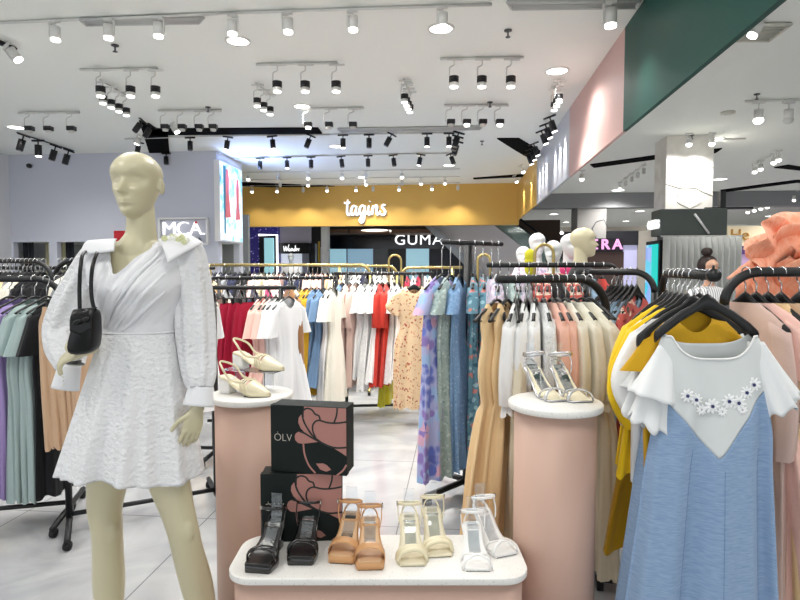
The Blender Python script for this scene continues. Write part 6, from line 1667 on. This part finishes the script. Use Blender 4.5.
# ---- small figures farther back, reusing one standing body
def standing(name, origin, rz, H, m, label, cat, cloth, hair=False, group=None, skin2=None):
    e = empty(name, origin, rz); tag(e, label, cat, group); s = H / 1.75
    mb = MB()
    mb.loft(head_rings((0, 0, 1.635 * s), .225 * s, .155 * s, .19 * s, Matrix.Identity(3), n=48, rows=40))
    T = lambda *r: [tuple(q * s for q in p) for p in r]
    limb(mb, T((0, .02, 1.62, .05), (0, .02, 1.52, .05), (0, .02, 1.46, .058), (0, .02, 1.42, .08, .07)), n=16, k=3)
    rows = T((1.46, .06, .05), (1.43, .15, .07), (1.38, .185, .09), (1.28, .165, .105), (1.15, .14, .09), (1.07, .125, .085), (.98, .15, .1), (.88, .17, .11), (.8, .16, .1))
    mb.loft([[Vector((w * math.cos(2*PI*j/28), .01 + d * math.sin(2*PI*j/28), z)) for j in range(28)] for z, w, d in rows])
    for q in (-1, 1):
        limb(mb, T((q*.085, .01, .86, .08), (q*.09, 0, .7, .072), (q*.09, 0, .5, .052), (q*.09, .01, .35, .05), (q*.09, .01, .12, .03), (q*.09, .0, .06, .032)), n=16, k=3)
        limb(mb, T((q*.09, .03, .04, .034, .03), (q*.09, -.08, .03, .038, .02), (q*.09, -.15, .02, .028, .013)), n=12, k=3)
        limb(mb, T((q*.165, .02, 1.40, .05), (q*.20, .03, 1.28, .042), (q*.225, .03, 1.12, .034), (q*.23, 0, .98, .028), (q*.23, -.04, .87, .022)), n=14, k=3)
        hand(mb, Vector((q*.23*s, -.04*s, .87*s)), (0, -.15, -1), (-q, 0, 0), 1, L=.17*s, curl=.25, rw=.022*s)
    body_ = fuse(mb, 'body', m, e, .007, 2)
    if cloth:
        cm, hemz = cloth
        mb = MB()
        tabc = T((1.455, .075, .06), (1.43, .16, .08), (1.38, .20, .105), (1.28, .185, .12), (1.15, .16, .108), (1.07, .145, .10), (.95, .18, .12), (.8, .20, .13)) + [(hemz * s, .22 * s, .15 * s)]
        rg = [[Vector((w * math.cos(2*PI*j/48), .01 + d * math.sin(2*PI*j/48) * (1 + .04 * math.sin(9*2*PI*j/48) * (1.5 * s - z)), z)) for j in range(48)] for z, w, d in tabc]
        mb.loft(rg, cap0=False, cap1=False)
        for q in (-1, 1):
            mb2 = T((q*.15, .02, 1.41, .055), (q*.195, .03, 1.30, .056), (q*.222, .03, 1.16, .05), (q*.23, .0, .98, .042))
            limb(mb, mb2, n=18, k=3)
        mb.build('clothing', cm, e, thick=.003)
    return e, s
cloth_far = fabric('white_striped_shirt', 'e9e9ea', .8, 30, .2)
wv = nd(cloth_far, 'ShaderNodeTexWave'); wv.inputs['Scale'].default_value = 14; tcx = nd(cloth_far, 'ShaderNodeTexCoord'); rw_ = nd(cloth_far, 'ShaderNodeValToRGB')
rw_.color_ramp.elements[0].color = srgb('6d7078'); rw_.color_ramp.elements[0].position = .08; rw_.color_ramp.elements[1].color = srgb('efefef'); rw_.color_ramp.elements[1].position = .2
lk(cloth_far, tcx.outputs['Object'], wv.inputs['Vector']); lk(cloth_far, wv.outputs['Color'], rw_.inputs[0]); lk(cloth_far, rw_.outputs[0], cloth_far.node_tree.nodes['Principled BSDF'].inputs['Base Color'])
m_skin = mat('light_skin', 'd9ab8f', .5); m_hair = mat('dark_brown_hair', '2a1b17', .5)
dp_ = 5.4; pg = GX(710, dp_)
htop = P(708, 258, dp_).z
pe, ps = standing('person', pg, YAW + R(8), htop, m_skin, 'person in a white striped shirt and face mask with hair in a bun', 'person', (cloth_far, .55))
mb = MB(); hz = 1.635 * ps
mb.ell((0, .038, hz + .035), (.087, .092, .098), 24, 16); mb.ell((0, .05, hz - .02), (.084, .072, .10), 20, 12)
hr = mb.build('hair', m_hair, pe)
mb = MB(); mb.ell((-.015, .03, hz + .16), (.05, .05, .042), 18, 12); mb.build('hair_bun', m_hair, hr)
mb = MB()
def mk(u, v):
    a = R(-160 + 140 * u); zz = hz - .085 + .075 * v; return Vector((.079 * math.cos(a), -.002 + (.098 + .012 * math.sin(v * PI)) * math.sin(a), zz))
mb.grid(mk, 16, 8); mb.build('face_mask', mat('grey_blue_mask', 'a9b4c2', .8), pe, thick=.003)
# eyes on the person
mb = MB()
for q in (-1, 1): mb.ell((q * .031, -.083, hz + .012), (.012, .005, .005), 10, 6)
mb.build('eye', mat('dark_eye', '1a1210', .3), pe)

mf_ = [('cream mannequin head turned to the right, in front of the grey column', 583, 227, 4.5, 78, m_manq, (F['black'], .5)),
       ('white mannequin half hidden behind the cream mannequin head', 570, 233, 5.2, 20, m_manw, (F['magenta'], .6)),
       ('white mannequin left of the pair before the grey column', 553, 240, 5.0, -30, m_manw, (F['redf'], .6)),
       ('white mannequin under the green escalator glass', 537, 232.5, 5.9, 10, m_manw, (F['lavf'], .6)),
       ('small white mannequin at the left of the far mannequins', 523, 246, 6.2, -10, m_manw, (F['coral'], .6)),
       ('white mannequin bust in the bright window below the script sign', 291, 253, 15.5, 0, m_manw, (F['white'], .5))]
for lb, px, py, d_, ang, m, cl_ in mf_:
    standing('mannequin', GX(px, d_), YAW + R(ang), P(px, py, d_).z, m, lb, 'mannequin', cl_, group='far mannequins')
# small things between the far mannequins
mb = MB(); c = P(530, 256, 4.8)
for k_ in range(3): mb.ell(c + Vector((.0, 0, -.05 * k_)), (.045, .03, .06), 14, 10)
o = mb.build('head_scarf', F['lime']); 
tag(o, 'lime green scarf draped beside the tall gold arch stand', 'scarf')
# ---------------------------------------------------------------- labels: among look-alikes, say which one
def finish_labels():
    groups = {}
    for o, lb, key in LABELED: groups.setdefault(lb, []).append((o, key))
    ordn = ['leftmost', 'second', 'third', 'fourth', 'fifth', 'sixth', 'seventh', 'eighth', 'ninth', 'tenth', 'eleventh', 'twelfth']
    nums = ['', 'one', 'two', 'three', 'four', 'five', 'six', 'seven', 'eight', 'nine', 'ten', 'eleven', 'twelve']
    bpy.context.view_layer.update()
    for lb, items in groups.items():
        n = len(items)
        if n == 1: continue
        items.sort(key=lambda t: t[1] if t[1] is not None else topx(t[0].matrix_world.translation if t[0].matrix_world.translation.length > .01 else (sum((Vector(c) for c in t[0].bound_box), Vector()) / 8)))
        for i, (o, _) in enumerate(items):
            if n == 2: s = ['left one', 'right one'][i]
            elif i == 0: s = 'leftmost'
            elif i == n - 1: s = 'rightmost'
            elif n == 3: s = 'middle one'
            elif i < n / 2 or n > 20: s = (ordn[i] if i < 12 else str(i + 1) + ('th' if 10 < i + 1 < 21 or (i + 1) % 10 not in (1, 2, 3) else {1: 'st', 2: 'nd', 3: 'rd'}[(i + 1) % 10])) + ' from left'
            else: s = ordn[n - 1 - i] + ' from right'
            o['label'] = lb + ', ' + s
finish_labels()
for o in list(scene.objects):
    if 'label' in o and len(o['label'].split()) > 16: print('LONG LABEL', len(o['label'].split()), o['label'])
